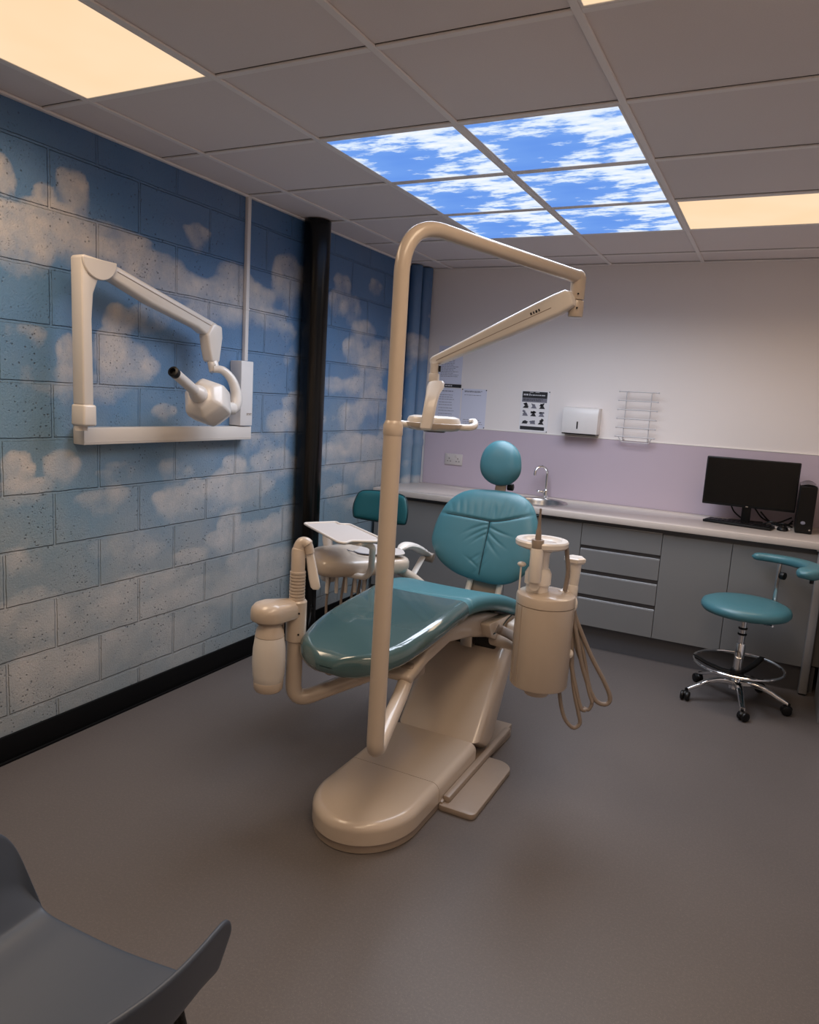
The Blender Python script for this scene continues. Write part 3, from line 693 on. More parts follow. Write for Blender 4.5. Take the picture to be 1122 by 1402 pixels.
bm = NB(); prism_yz(bm, [(1.0245, .034), (1.40, .034), (1.40, .118), (1.0245, .112)], 1.250, 1.655, .0)
es = [e for e in bm.edges if all(v.co.z > .1 for v in e.verts) and abs(e.verts[0].co.x-e.verts[1].co.x) < 1e-4]
bmesh.ops.bevel(bm, geom=es, offset=.034, segments=7, profile=.5, affect='EDGES'); part('rear_cover', bm, 'cream', chair, ang=60)
bm = NB(); box(bm, (1.235, 1.04, 0), (1.665, 1.86, .034), .006, 2); part('base_frame', bm, 'cream_dark', chair)
bm = NB(); prism(bm, roundpoly([(1.64, 1.03), (1.80, 1.03), (1.80, 1.46), (1.755, 1.50), (1.64, 1.50)], .03), .0, .024, .004, 2); part('foot_plate', bm, 'cream_dark', chair)
bm = NB(); prism(bm, roundpoly([(1.50, 1.48), (1.67, 1.48), (1.685, 1.80), (1.64, 1.86), (1.50, 1.86)], .03), .0, .026, .004, 2); part('foot_plate', bm, 'cream_dark', chair)
bm = NB(); box(bm, (1.655, 1.06, .02), (1.685, 1.78, .05), .008, 2); part('side_rail', bm, 'cream_dark', chair)
# lift arm cover
bm = NB(); prism_yz(bm, [(1.40, .115), (1.70, .445), (1.77, .475), (1.84, .43), (1.60, .06), (1.52, .04)], 1.262, 1.665, 0)
es = [e for e in bm.edges if abs(e.verts[0].co.x-e.verts[1].co.x) < 1e-4]
bmesh.ops.bevel(bm, geom=es, offset=.038, segments=3, profile=.5, affect='EDGES'); part('lift_arm_cover', bm, 'cream', chair, ang=40)
bm = NB(); cyl(bm, (1.30, 1.755, .47), (1.60, 1.755, .47), .062, 28, .008); part('lift_pivot', bm, 'black', chair, label='black pivot housing')
bm = NB(); box(bm, (1.44, 1.66, .44), (1.50, 1.72, .56), .006); part('lift_ram', bm, 'steel', chair)
# under-seat frame and side shell
bm = NB(); prism_yz(bm, [(.84, .585), (1.00, .645), (1.20, .668), (1.42, .668), (1.60, .64), (1.76, .60), (1.92, .55), (1.97, .51), (1.90, .475), (1.74, .485), (1.60, .525), (1.42, .575), (1.20, .614), (1.0, .59), (.86, .55)], 1.265, 1.585, .014, 3, 25); part('seat_frame', bm, 'cream', chair)
bm = NB(); prism_yz(bm, roundpoly([(1.52, .615), (1.80, .592), (1.98, .53), (1.95, .478), (1.72, .478), (1.56, .545)], .02, 3), 1.583, 1.628, .012, 3, 25); part('side_cover', bm, 'cream', chair)
bm = NB(); tube(bm, spline([(1.6295, 1.58, .556), (1.6295, 1.66, .555), (1.6295, 1.75, .578), (1.6295, 1.82, .584)]), .003, 6); part('cover_seam', bm, 'piping', chair)

# seat cushion: long, narrow rounded foot end, hips dropping to the back
YS = np.array([.665, .72, .80, .90, 1.03, 1.2, 1.35, 1.5, 1.65, 1.8, 1.93, 2.02])
ZT = np.array([.665, .682, .702, .726, .748, .766, .772, .756, .722, .675, .632, .606])
XL = np.array([1.29, 1.20, 1.168, 1.160, 1.165, 1.172, 1.165, 1.15, 1.145, 1.15, 1.165, 1.20])
XRr = np.array([1.40, 1.505, 1.568, 1.600, 1.618, 1.622, 1.625, 1.638, 1.648, 1.648, 1.635, 1.60])
def smooth_interp(xs, ys, x):
    # catmull-rom style cubic through the stations
    m = np.gradient(ys, xs); i = int(np.clip(np.searchsorted(xs, x)-1, 0, len(xs)-2)); h = xs[i+1]-xs[i]; t = (x-xs[i])/h
    return (2*t**3-3*t**2+1)*ys[i]+(t**3-2*t**2+t)*h*m[i]+(-2*t**3+3*t**2)*ys[i+1]+(t**3-t**2)*h*m[i+1]
def rrect(cx, cz, hw, hh, r, n=6, flat=16):
    r = min(r, hw*.98, hh*.98); out = []
    cs = [(hw-r, -hh+r, -PI/2), (hw-r, hh-r, 0), (-hw+r, hh-r, PI/2), (-hw+r, -hh+r, PI)]
    for k, (x, z, a0) in enumerate(cs):
        for j in range(n+1):
            a = a0+PI/2*j/n; out.append((cx+x+r*math.cos(a), cz+z+r*math.sin(a)))
        nx, nz, na = cs[(k+1) % 4]
        p = out[-1]; q_ = (cx+nx+r*math.cos(na), cz+nz+r*math.sin(na))
        m_ = flat if k in (1, 3) else 2
        for j in range(1, m_): out.append((p[0]+(q_[0]-p[0])*j/m_, p[1]+(q_[1]-p[1])*j/m_))
    return out
def seam_dist(x, y):
    # crosswise knee seam and the short lengthwise seam behind it
    d1 = abs(y-(1.285+.16*(x-1.4)))
    return d1
def seat_rings(y0, y1, n, grow=0, groove=True, th0=.078):
    rs = []
    for i in range(n+1):
        y = y0+(y1-y0)*(i/n)**1.35
        xl, xr, zt = (float(smooth_interp(YS, a, y)) for a in (XL, XRr, ZT))
        e0 = (y-YS[0])/.04; e1 = (YS[-1]-y)/.04
        k = min(1, max(0, e0)); k2 = min(1, max(0, e1)); kk = math.sqrt(max(0, 1-(1-k)**2))*math.sqrt(max(0, 1-(1-k2)**2)); kk = .03+.97*kk
        th = th0*kk; cz = zt-th0/2+.0
        hw = (xr-xl)/2*(.45+.55*kk if k < 1 else (.80+.20*kk if k2 < 1 else 1))+grow*min(1, kk*2)
        ring = rrect((xl+xr)/2, cz, hw, th/2+grow*min(1, kk*2), .036*kk+grow*min(1, kk*2))
        out = []
        for x, z in ring:
            dz = 0
            if z > cz:
                u = (x-(xl+xr)/2)/hw
                dz -= .006*(1-u*u)*kk
                if groove:
                    dz -= .004*kk*math.exp(-((y-(1.30+.10*(x-1.4)))/.007)**2)
                    if y > 1.30: dz -= .0035*math.exp(-((x-(1.30))/.006)**2)
            out.append(Vector((x, y, z+dz)))
        rs.append(out)
    return rs
bm = NB(); rings(bm, seat_rings(YS[0], YS[-1], 260)); seat = part('seat_cushion', bm, 'teal', chair, ang=60)
bm = NB(); rings(bm, seat_rings(YS[0], 1.27, 140, .0034, False)); part('clear_foot_cover', bm, 'teal_film', seat, ang=60, label='glossy clear plastic cover over the teal foot end')
bm = NB(); lathe(bm, [(.0, 0), (.010, 0), (.012, .002), (.009, .005), (0, .006)], (1.653, 1.865, .615), 14, (1, 0, .2)); part('seat_stud', bm, 'chrome', seat)

# padded shapes given by an outline in a tilted plane
def resample(outl, n):
    p = [Vector((a, b, 0)) for a, b in outl]; k = len(p); d = []
    for i in range(k):
        a, b, c, e = p[i-1], p[i], p[(i+1) % k], p[(i+2) % k]
        for j in range(10):
            t = j/10; d.append(.5*((2*b)+(c-a)*t+(2*a-5*b+4*c-e)*t*t+(3*b-a-3*c+e)*t**3))
    L = [0]
    for i in range(len(d)): L.append(L[-1]+(d[(i+1) % len(d)]-d[i]).length)
    out = []
    for i in range(n):
        s_ = L[-1]*i/n; j = max(0, np.searchsorted(L, s_, 'right')-1); f = (s_-L[j])/(L[j+1]-L[j]); out.append(d[j].lerp(d[(j+1) % len(d)], f))
    return out
def pad(outl, T, Tb, frame, disp=lambda u, v, s: 0, n=120, m=44, p=5):
    # frame maps (u, v, height) to the room; front side faces +height
    ou = resample(outl, n); c = sum(ou, Vector())/n; b = bmesh.new()
    def lay(sign, TT):
        R = []
        for i in range(1, m+1):
            s = i/m; row = []
            for q_ in ou:
                ss = 1-(1-s)**1.35
                P_ = c.lerp(q_, ss); h = TT*math.sqrt(max(0, 1-ss**p)); h += disp(P_.x, P_.y, ss) if sign > 0 else 0
                row.append((P_.x, P_.y, sign*h))
            R.append(row)
        return R
    F, K = lay(1, T), lay(-1, Tb)
    vf = [[b.verts.new(frame(*p_)) for p_ in r] for r in F]; vk = [[b.verts.new(frame(*p_)) for p_ in r] for r in K[:-1]]+[vf[-1]]
    for V_, flip, hh in ((vf, 0, T+disp(c.x, c.y, 0)), (vk, 1, -Tb)):
        cv = b.verts.new(frame(c.x, c.y, hh))
        for k in range(n):
            f = (cv, V_[0][k], V_[0][(k+1) % n]); b.faces.new(f[::-1] if flip else f)
        for i in range(m-1):
            for k in range(n):
                f = (V_[i][k], V_[i+1][k], V_[i+1][(k+1) % n], V_[i][(k+1) % n]); b.faces.new(f[::-1] if flip else f)
    bmesh.ops.recalc_face_normals(b, faces=b.faces); return b
def mkframe(p0, up):
    up = Vector(up).normalized(); u = Vector((1, 0, 0)); nrm = u.cross(up)   # towards the foot end
    p0 = Vector(p0); return lambda a, b, h: p0+u*a+up*b+nrm*h
back_out = [(-.296, .150), (-.302, .219), (-.286, .303), (-.251, .378), (-.196, .431), (-.132, .458), (-.053, .467), (.025, .470), (.103, .466), (.165, .443), (.211, .400), (.240, .338), (.256, .274), (.259, .194), (.250, .120), (.216, .061), (.168, .020), (.103, -.002), (.027, -.004), (-.061, .004), (-.155, .026), (-.240, .074)]
_fr = random.Random(5)
FOLDS = [(.0, .285, 3.45, .13, .0030, .008), (.0, .262, 3.60, .12, .0034, .007), (.0, .235, 3.72, .09, .0026, .007), (.01, .275, -.42, .13, .0034, .007), (.01, .25, -.75, .12, .0032, .007), (.005, .22, -.95, .11, .0028, .008),
  (-.01, .13, 3.75, .09, .0020, .008), (-.02, .07, 2.5, .08, .0030, .006), (-.02, .05, 1.05, .10, .0034, .006), (-.025, .035, .75, .09, .0026, .006), (-.015, .10, .85, .07, .0022, .007)]
for _k in range(11):
    _u = -.20+.038*_k
    FOLDS.append((_u, .325+_fr.uniform(0, .012)+(.05 if _u > .12 else 0), PI/2-_u*1.6+_fr.uniform(-.15, .15), _fr.uniform(.05, .11), _fr.uniform(.0012, .003), _fr.uniform(.006, .010)))
def back_disp(u, v, s):
    g = 0
    vs = .303+.55*max(0, u-.02)**1.3*.9 + (.05*max(0, -u))     # cross seam height
    g -= .0075*math.exp(-((v-vs)/.0065)**2)
    if v < vs:
        us = .008-.05*max(0, (.25-v))**1.0*.75
        g -= .006*math.exp(-((u-us)/.006)**2)
    for (u0, v0, an, ln, am, wd) in FOLDS:
        du, dv = u-u0, v-v0; al = du*math.cos(an)+dv*math.sin(an); pe = -du*math.sin(an)+dv*math.cos(an)-1.2*al*al
        if -.02 < al < ln*1.3: g -= am*math.exp(-(pe/wd)**2)*math.exp(-((al-ln*.35)/(ln*.5))**2)
    return g*(1-s**8)
fr = mkframe((1.40, 1.97, .68), (0, .30, .95))
back = part('backrest', pad(back_out, .045, .03, fr, back_disp, 200, 90), 'teal', chair, ang=80)
# dark stitched seams following the grooves
def seam_line(pts, r=.0022):
    b = NB(); tube(b, spline(pts, 8), r, 6); return b
sp = [(u, .303+.55*max(0, u-.02)**1.3*.9+.05*max(0, -u)) for u in np.linspace(-.265, .238, 14)]
def surf(u, v):
    c = Vector((-.02, .235)); return .045*math.sqrt(max(0, 1-min(1, (Vector((u, v))-c).length/.275)**5))-.006
part('seam', seam_line([fr(u, v, surf(u, v)) for u, v in sp]), 'piping', back)
part('seam', seam_line([fr(.008-.0375*max(0, .25-v), v, surf(.0, v)) for v in np.linspace(.30, .03, 10)]), 'piping', back)
head_out = [(-.118, .093), (-.116, .147), (-.097, .192), (-.058, .225), (-.005, .233), (.046, .214), (.083, .176), (.099, .126), (.101, .077), (.082, .038), (.044, .010), (-.008, .003), (-.060, .015), (-.100, .048)]
fh = mkframe((1.41, 2.12, 1.15), (0, .18, .97))
part('headrest', pad(head_out, .05, .03, fh, n=96, m=30, p=3.0), 'teal', chair, ang=80)
bm = NB(); box(bm, (-.028, -.06, -.05), (.028, .10, -.035), .004, 2); box(bm, (-.022, -.03, -.052), (.022, .16, -.06), .004, 2)
for v in bm.verts: v.co = fr(v.co.x+.015, .49+v.co.y, v.co.z+.032)
part('headrest_bracket', bm, 'cream_dark', chair)
bm = NB(); a = fr(.045, .50, -.03); cyl(bm, a, a+Vector((.03, 0, 0)), .018, 20, .003); part('headrest_knob', bm, 'black', chair, label='black headrest locking knob')
# struts carrying the backrest
bm = NB()
pa, pb = (1.355, 1.99, .52), (1.345, 2.10, .80)
for x in (1.332, 1.492):
    tube(bm, [(x, 1.93, .50), (x+.004, 1.975, .62), (x+.004, 2.06, .78)], .011, 10, flat=(1, 1.4))
part('back_strut', bm, 'cream_white', chair)
bm = NB(); b2 = bmesh.new(); bmesh.ops.create_cube(b2, size=1); merge(bm, b2, Matrix.Translation((1.414, 2.015, .66)) @ Matrix.Rotation(-.30, 4, 'X') @ Matrix.Diagonal((.15, .014, .34, 1))); part('back_plate', bm, 'cream_dark', chair)
# left armrest and its strut
bm = NB(); tube(bm, spline([(1.055, 1.735, .828), (1.057, 1.80, .838), (1.06, 1.88, .822), (1.062, 1.96, .792), (1.07, 2.04, .757)]), [.010, .013, .016, .019, .021, .022, .023, .024]+[.025]*17+[.022]*4+[.018]*4, 16, flat=(1.25, .75)); ar = part('armrest', bm, 'cream_white', chair)
bm = NB(); tube(bm, [(1.06, 2.00, .745), (1.075, 1.83, .655), (1.11, 1.80, .62)], .011, 10, flat=(1.5, .8)); part('strut', bm, 'cream_white', ar)
bm = NB(); cyl(bm, (1.05, 2.055, .74), (1.095, 2.06, .735), .026, 20, .004); part('pivot', bm, 'cream_dark', ar)

# ------------------------------------------------------------------ operating light on its tall pole
lt = thing('operating_light', 'cream dental operating light hanging from a tall curved pole', 'dental light', (1.651, .492, .48))
PX, PY = 1.651, .492
bm = NB()
path = fillet([(PX, PY, 1.49), (PX-.001, PY, .462), (1.572, .80, .525), (1.545, .905, .558)], [.055, .04], 10)
tube(bm, path, .0272, 24); part('lower_pole', bm, 'cream', lt)
bm = NB(); lathe(bm, [(.0272, 1.455), (.029, 1.46), (.029, 1.485), (.0235, 1.497), (.0215, 1.50)], (PX, PY, 0), 28); part('pole_collar', bm, 'cream', lt)
bm = NB(); tube(bm, fillet([(PX, PY, 1.49), (PX, PY, 2.055), (1.962, 1.188, 2.012)], [.15], 16), .0225, 24); part('upper_pole', bm, 'cream', lt)
bm = NB(); ball(bm, (1.964, 1.193, 2.010), .0262); cyl(bm, (1.966, 1.196, 2.012), (1.966, 1.196, 1.935), .0255, 24); part('end_elbow', bm, 'cream', lt)
bm = NB(); cyl(bm, (1.966, 1.196, 1.934), (1.966, 1.196, 1.876), .0258, 24, .006)
cyl(bm, (1.966, 1.196, 1.915), (1.93, 1.175, 1.915), .022, 20, .003); k = part('arm_knuckle', bm, 'cream', lt)
bm = NB()
for z in (1.952, 1.905): cyl(bm, (1.976, 1.169, z), (1.978, 1.166, z), .0032, 8)
part('screw', bm, 'black', k)
A, Bp = Vector((1.938, 1.168, 1.928)), Vector((1.418, 1.216, 1.706)); dirv = (Bp-A).normalized(); sd = dirv.cross(Vector((0, 0, 1))).normalized(); upv = sd.cross(dirv)
if upv.z < 0: upv = -upv
def bar(A, dirv, sd, upv, stations):
    rs = []
    for s_, hw, hh, off in stations:
        c = A+dirv*s_+upv*off; rs.append([c+sd*x+upv*z for x, z in rrect(0, 0, hw, hh, min(hw, hh)*.55, 5, 3)])
    b = NB(); rings(b, rs); return b
Ln = (Bp-A).length
bm = bar(A, dirv, sd, upv, [(-.03, .008, .010, -.004), (-.024, .018, .026, -.002), (-.01, .022, .033, .002), (.03, .023, .037, .0), (.10, .0235, .036, 0), (.25, .023, .031, 0), (.40, .021, .025, 0), (Ln-.06, .020, .021, 0), (Ln-.015, .019, .0195, 0), (Ln-.002, .015, .016, 0), (Ln+.006, .006, .008, 0)])
sa = part('spring_arm', bm, 'cream_white', lt)
bm = NB(); tube(bm, [A+dirv*.05-sd*.0236*1+upv*(-.006), A+dirv*(Ln-.03)-sd*.0205+upv*(-.004)], .0014, 6); tube(bm, [A+dirv*.05+sd*.0236-upv*.006, A+dirv*(Ln-.03)+sd*.0205-upv*.004], .0014, 6); part('seam', bm, 'cream_dark', sa)
side = -sd if (-sd).y < 0 else sd
bm = NB()
for i, w in enumerate((.006, .004, .006, .005)):
    c = A+dirv*(.125-.0105*i)+side*.0243+upv*.004
    b2 = bmesh.new(); bmesh.ops.create_cube(b2, size=1); R3 = Matrix((dirv, side, upv)).transposed().to_4x4(); merge(bm, b2, Matrix.Translation(c) @ R3 @ Matrix.Diagonal((w, .001, .009, 1)))
part('arm_mark', bm, 'black', sa, False, label='small dark printed letters')
RZ = .4634; ca, sa_ = math.cos(RZ), math.sin(RZ); LC = Vector((1.452, 1.205, 0))
def lam(x, y, z): return Vector((LC.x+x*ca-y*sa_, LC.y+x*sa_+y*ca, z))
def map_lam(bm):
    for v in bm.verts: v.co = lam(*v.co)
    return bm
# x offset: photo axis of the hanging stem
bm = NB(); cyl(bm, (-.016, -.0, 1.700), (-.016, 0, 1.640), .0165, 20); cyl(bm, (-.016, 0, 1.664), (-.016, 0, 1.632), .021, 20, .003); part('stem', map_lam(bm), 'cream_white', lt)
bm = NB(); box(bm, (.001, -.012, 1.672), (.008, .012, 1.694)); part('stem_notch', map_lam(bm), 'black', lt)
bm = NB()
rs = []
for (x, y, z, hw, hd) in [(.0, -.010, 1.638, .020, .012), (-.004, -.012, 1.630, .030, .020), (-.008, -.020, 1.612, .033, .024), (-.016, -.045, 1.59, .027, .018), (-.022, -.066, 1.56, .0245, .013), (-.030, -.078, 1.50, .0235, .011), (-.036, -.082, 1.458, .0225, .009), (-.036, -.082, 1.452, .018, .005)]:
    rs.append([Vector((x+a, y+b_, z)) for a, b_ in rrect(0, 0, hw, hd, min(hw, hd)*.8, 4, 3)])
rings(bm, rs); part('bracket', map_lam(bm), 'cream_white', lt)
def ell(cx, cy, a, b_, z, e=2.6, n=48):
    o = []
    for k in range(n):
        t_ = 2*PI*k/n; c, s = math.cos(t_), math.sin(t_); o.append(Vector((cx+a*math.copysign(abs(c)**(2/e), c), cy+b_*math.copysign(abs(s)**(2/e), s), z)))
    return o
bm = NB(); rings(bm, [ell(-.005, 0, .070, .045, 1.446), ell(-.005, 0, .095, .060, 1.450), ell(-.005, 0, .112, .070, 1.462), ell(-.005, 0, .116, .072, 1.475), ell(-.005, 0, .112, .070, 1.4765)]); hd = part('lamp_housing', map_lam(bm), 'cream', lt)
bm = NB(); rings(bm, [ell(-.005, .005, .104, .064, 1.476), ell(-.005, .005, .104, .064, 1.486), ell(-.005, .005, .098, .060, 1.497), ell(-.005, .005, .080, .048, 1.503), ell(-.005, .005, .01, .008, 1.504)]); part('lamp_cap', map_lam(bm), 'cream_white', lt)
bm = NB(); rings(bm, [ell(-.0, 0, .04, .03, 1.4405), ell(-.0, 0, .045, .035, 1.447)]); part('lamp_lens', map_lam(bm), 'clear', lt)
for s in (1, -1):
    bm = NB(); tube(bm, spline([(s*.085, -.02, 1.466), (s*.118, -.03, 1.466), (s*.145, -.025, 1.470), (s*.156, -.005, 1.481), (s*.150, .015, 1.492), (s*.134, .020, 1.490)]), [.013]*22+[.0115]*10+[.009]*9, 12); part('handle', map_lam(bm), 'cream_white', lt)
bm = NB(); box(bm, (1.495, .88, .545), (1.575, 1.0, .612), .010, 3); part('pole_mount', bm, 'cream_dark', lt)

# ------------------------------------------------------------------ left arm: bottle holder, cup filler and water bottle
LX, LY = 1.148, .758
lp = thing('service_post', 'cream bent tube post with bottle holder left of the chair', 'service post', (LX, LY, .42))
bm = NB(); tube(bm, fillet([(LX, LY, .80), (LX-.002, LY, .415), (1.44, .99, .555), (1.50, 1.04, .59)], [.075, .03], 12), .030, 24); part('bent_tube', bm, 'cream', lp)
bm = NB(); lathe(bm, [(.031, .655), (.0375, .660), (.0375, .806), (.033, .812), (.026, .812)], (LX, LY, 0), 32); col_ = part('collar', bm, 'cream', lp)
bm = NB()
for z in (.77, .69): cyl(bm, (LX+.028, LY-.024, z), (LX+.031, LY-.0265, z), .0035, 10)
part('screw', bm, 'black', col_)
prof = [(.026, .808)]
z = .815
while z < .915: prof += [(.0285, z), (.0290, z+.004), (.0285, z+.008), (.0240, z+.009), (.0240, z+.011)]; z += .012
bm = NB(); lathe(bm, prof, (LX, LY, 0), 28); part('bellows', bm, 'cream', lp)
bm = NB(); tube(bm, spline([(LX, LY, .905), (LX-.003, LY+.004, .96), (LX-.008, LY+.012, .995), (LX+.0, LY+.02, 1.020), (LX+.018, LY+.028, 1.016), (LX+.028, LY+.032, .985)]), [.0255]*17+[.0225]*16+[.018]*8, 20); part('hook', bm, 'cream', lp)
bm = NB()
rs = []
for x, y, z, hw, ht in [(LX+.016, LY+.03, 1.005, .010, .008), (LX+.026, LY+.033, .985, .015, .009), (LX+.036, LY+.034, .94, .017, .008), (LX+.048, LY+.034, .89, .019, .008), (LX+.056, LY+.034, .862, .018, .007), (LX+.058, LY+.034, .853, .011, .004)]:
    rs.append([Vector((x+a*ca-b_*sa_, y+a*sa_+b_*ca, z)) for a, b_ in rrect(0, 0, hw, ht, min(hw, ht)*.8, 4, 3)])
rings(bm, rs); part('paddle', bm, 'cream_white', lp)
BX, BY = 1.108, .655
hp = []
for a in np.linspace(0, 2*PI, 40, endpoint=False):
    hp.append((BX-.008+.066*math.cos(a), BY-.0+.060*math.sin(a)))
bm = NB()
def hull2(pts):
    pts = sorted(set(pts)); cr = lambda o, a, b: (a[0]-o[0])*(b[1]-o[1])-(a[1]-o[1])*(b[0]-o[0])
    lo = []; up = []
    for p in pts:
        while len(lo) > 1 and cr(lo[-2], lo[-1], p) <= 0: lo.pop()
        lo.append(p)
    for p in pts[::-1]:
        while len(up) > 1 and cr(up[-2], up[-1], p) <= 0: up.pop()
        up.append(p)
    return lo[:-1]+up[:-1]
hh = hull2(hp+[(LX+.03*math.cos(a), LY-.005+.03*math.sin(a)) for a in np.linspace(0, 2*PI, 16)])
cx_, cy_ = BX, BY+.02
rs = [[Vector((cx_+(x-cx_)*k, cy_+(y-cy_)*k, z)) for x, y in hh] for k, z in ((.97, .752), (1, .756), (1, .785), (.96, .797), (.82, .810), (.55, .818), (.1, .821))]
rings(bm, rs); part('holder_housing', bm, 'cream', lp)
bm = NB(); cyl(bm, (BX+.0, BY, .742), (BX, BY, .753), .048, 28); part('bottle_socket', bm, 'cream_dark', lp)
bm = NB(); tube(bm, [(LX-.018, LY-.055, .755), (LX-.018, LY-.055, .55)], .0045, 8); tube(bm, [(LX-.028, LY-.065, .755), (LX-.028, LY-.065, .565)], .003, 8); part('drip_tube', bm, 'cream_dark', lp)
wb = thing('water_bottle', 'translucent white water bottle with beige cap under its holder', 'bottle', (BX, BY, .49))
bm = NB(); lathe(bm, [(.040, .500), (.0515, .515), (.057, .55), (.060, .60), (.058, .65), (.052, .69), (.048, .702), (.04, .705)], (BX, BY, 0), 36); part('body', bm, 'bottle', wb)
bm = NB(); lathe(bm, [(.0505, .693), (.0525, .696), (.049, .715), (.040, .735), (.038, .741)], (BX, BY, 0), 36); part('cap', bm, 'cream', wb)
bm = NB(); lathe(bm, [(.030, .486), (.046, .489), (.0520, .497), (.054, .523), (.0530, .528), (.04, .529)], (BX, BY, 0), 36); part('base_cup', bm, 'cream', wb)

# ------------------------------------------------------------------ instrument delivery unit and its tray
du = thing('instrument_unit', 'cream dental instrument unit with hanging hoses left of the chair', 'instrument unit', (.95, 1.52, .76))
def body_loft(outl, levels):
    o = [Vector((*p, 0)) for p in resample(outl, 72)] if False else [Vector((p.x, p.y, 0)) for p in resample(outl, 72)]
    c = sum(o, Vector())/len(o); b = NB(); rings(b, [[Vector((c.x+(p.x-c.x)*k, c.y+(p.y-c.y)*k, z+zz(p.x, p.y))) for p in o] for k, z, zz in levels]); return b
z0 = lambda x, y: 0
slope = lambda x, y: .016*max(0, min(1, (.98-x)/.2))
outl = [(.905, 1.285), (.99, 1.36), (1.08, 1.47), (1.165, 1.60), (1.13, 1.68), (1.03, 1.72), (.86, 1.72), (.775, 1.65), (.725, 1.50), (.745, 1.42), (.80, 1.34)]
bm = body_loft(outl, [(.55, .742, z0), (.86, .746, z0), (.97, .757, z0), (1, .775, z0), (1, .80, z0), (.975, .812, slope), (.90, .820, slope), (.6, .832, slope), (.1, .836, slope)]); bd = part('body', bm, 'cream', du, ang=60)
bm = NB(); prism(bm, roundpoly([(.815, 1.66), (.845, 1.56), (.985, 1.475), (1.13, 1.555), (1.155, 1.61), (1.10, 1.69), (.90, 1.715)], .03), .838, .843, .0015, 1); part('silicone_mat', bm, 'mat_white', du)
bm = NB(); tube(bm, spline([(.838, 1.55, .842), (.90, 1.49, .846), (.99, 1.465, .845), (1.06, 1.49, .844)]), .0022, 6); part('mat_edge', bm, 'ink_grey', du)
bm = NB(); tube(bm, spline([(.77, 1.55, .80), (.757, 1.545, .875), (.765, 1.548, .905), (.80, 1.57, .905), (.835, 1.59, .875), (.845, 1.60, .83)]), .024, 16); part('grab_handle', bm, 'cream_white', du)
bm = NB(); ball(bm, (.70, 1.43, .815), .030, (1, 1, 1.15)); tube(bm, [(.70, 1.43, .81), (.76, 1.46, .80)], .02, 12); part('side_knob', bm, 'cream_white', du)
bm = NB(); box(bm, (.955, 1.405, .738), (1.05, 1.47, .752), .004); part('hose_manifold', bm, 'cream_dark', du)
bm = NB(); cyl(bm, (.86, 1.42, .70), (.86, 1.42, .75), .045, 24, .02); part('swivel_base', bm, 'cream_white', du)
bm = NB(); tube(bm, fillet([(1.10, 1.62, .765), (1.16, 1.70, .71), (1.25, 1.80, .60), (1.30, 1.80, .56)], .04), .024, 16); part('support_arm', bm, 'cream', du)
hs = [((.905, 1.355), (1.02, 1.22), .31), ((.955, 1.40), (1.08, 1.30), .27), ((.985, 1.44), (1.12, 1.33), .25), ((1.005, 1.46), (1.16, 1.36), .30), ((1.025, 1.48), (1.20, 1.38), .28)]
for i, ((x, y), (x2, y2), zb) in enumerate(hs):
    bm = NB(); mx, my = (x+x2)/2, (y+y2)/2
    tube(bm, spline([(x, y, .745), (x-.008, y-.01, .62), (x-.004, y-.01, .45), (mx-.03, my-.01, zb+.04), (mx, my, zb), (mx+.04, my-.01, zb+.03), (x2, y2, .42), (x2+.04, y2+.10, .52), (1.28, 1.60, .56)]), .0062, 10); part('hose', bm, 'taupe_hose', du)
for i in range(5):
    x, y = .90+.03*i, 1.34+.032*i
    bm = NB(); lathe(bm, [(.008, 0), (.009, .03), (.007, .07), (.006, .09)], (x, y, .665), 12); part('instrument_holder', bm, 'cream_white', du)
trx = [(.736, 1.375), (.825, 1.515), (.865, 1.478), (.905, 1.508), (1.165, 1.325), (1.20, 1.245), (1.112, 1.178), (1.118, 1.125), (1.088, 1.122)]
tr = thing('instrument_tray', 'flat white instrument tray raised on an arm above the unit', 'tray', (.98, 1.30, .96))
bm = NB(); prism(bm, roundpoly(trx, .018, 4), .955, .962, .002, 1); pl_ = part('tray_plate', bm, 'mat_white', tr)
bm = NB(); rp = roundpoly(trx, .018, 4); tube(bm, [(x, y, .963) for x, y in rp], .0055, 8, closed=True); part('rim', bm, 'cream_white', tr)
bm = NB(); tube(bm, fillet([(1.10, 1.26, .945), (1.165, 1.275, .935), (1.10, 1.385, .80), (1.07, 1.40, .755), (.985, 1.40, .755)], [.03, .04, .03]), .0145, 16); part('tray_arm', bm, 'cream_white', tr)
bm = NB(); box(bm, (1.04, 1.20, .942), (1.15, 1.29, .955), .003); part('tray_holder', bm, 'cream_white', tr)

# ------------------------------------------------------------------ suction / assistant unit on the right
su = thing('suction_unit', 'cream cylinder suction unit with cup bowl and hoses right of the chair', 'suction unit', (1.95, 1.2, .5))
QX, QY = 1.951, 1.205
bm = NB(); lathe(bm, [(.085, .528), (.104, .530), (.108, .536), (.108, .842)], (QX, QY, 0), 56); cy_ = part('cylinder', bm, 'cream', su)
bm = NB(); lathe(bm, [(.106, .843), (.109, .845), (.109, .872), (.106, .880), (.098, .885), (.0, .889)], (QX, QY, 0), 56); part('top_cap', bm, 'cream', su)
bm = NB()
for a in (3.83, 4.12): box(bm, (QX+.1075*math.cos(a)-.0014, QY+.1075*math.sin(a)-.0014, .536), (QX+.1075*math.cos(a)+.0014, QY+.1075*math.sin(a)+.0014, .842))
part('panel_seam', bm, 'cream_dark', cy_, False)
bm = NB(); cyl(bm, (QX-.004, QY, .488), (QX-.004, QY, .53), .046, 32, .006); part('bottom_outlet', bm, 'cream', su)
NX, NY = 1.916, 1.200
bm = NB(); lathe(bm, [(.042, .884), (.042, .915), (.049, .916), (.049, .955), (.040, .972), (.036, .976), (.036, 1.02), (.040, 1.045)], (NX, NY, 0), 36); part('neck', bm, 'cream_white', su)
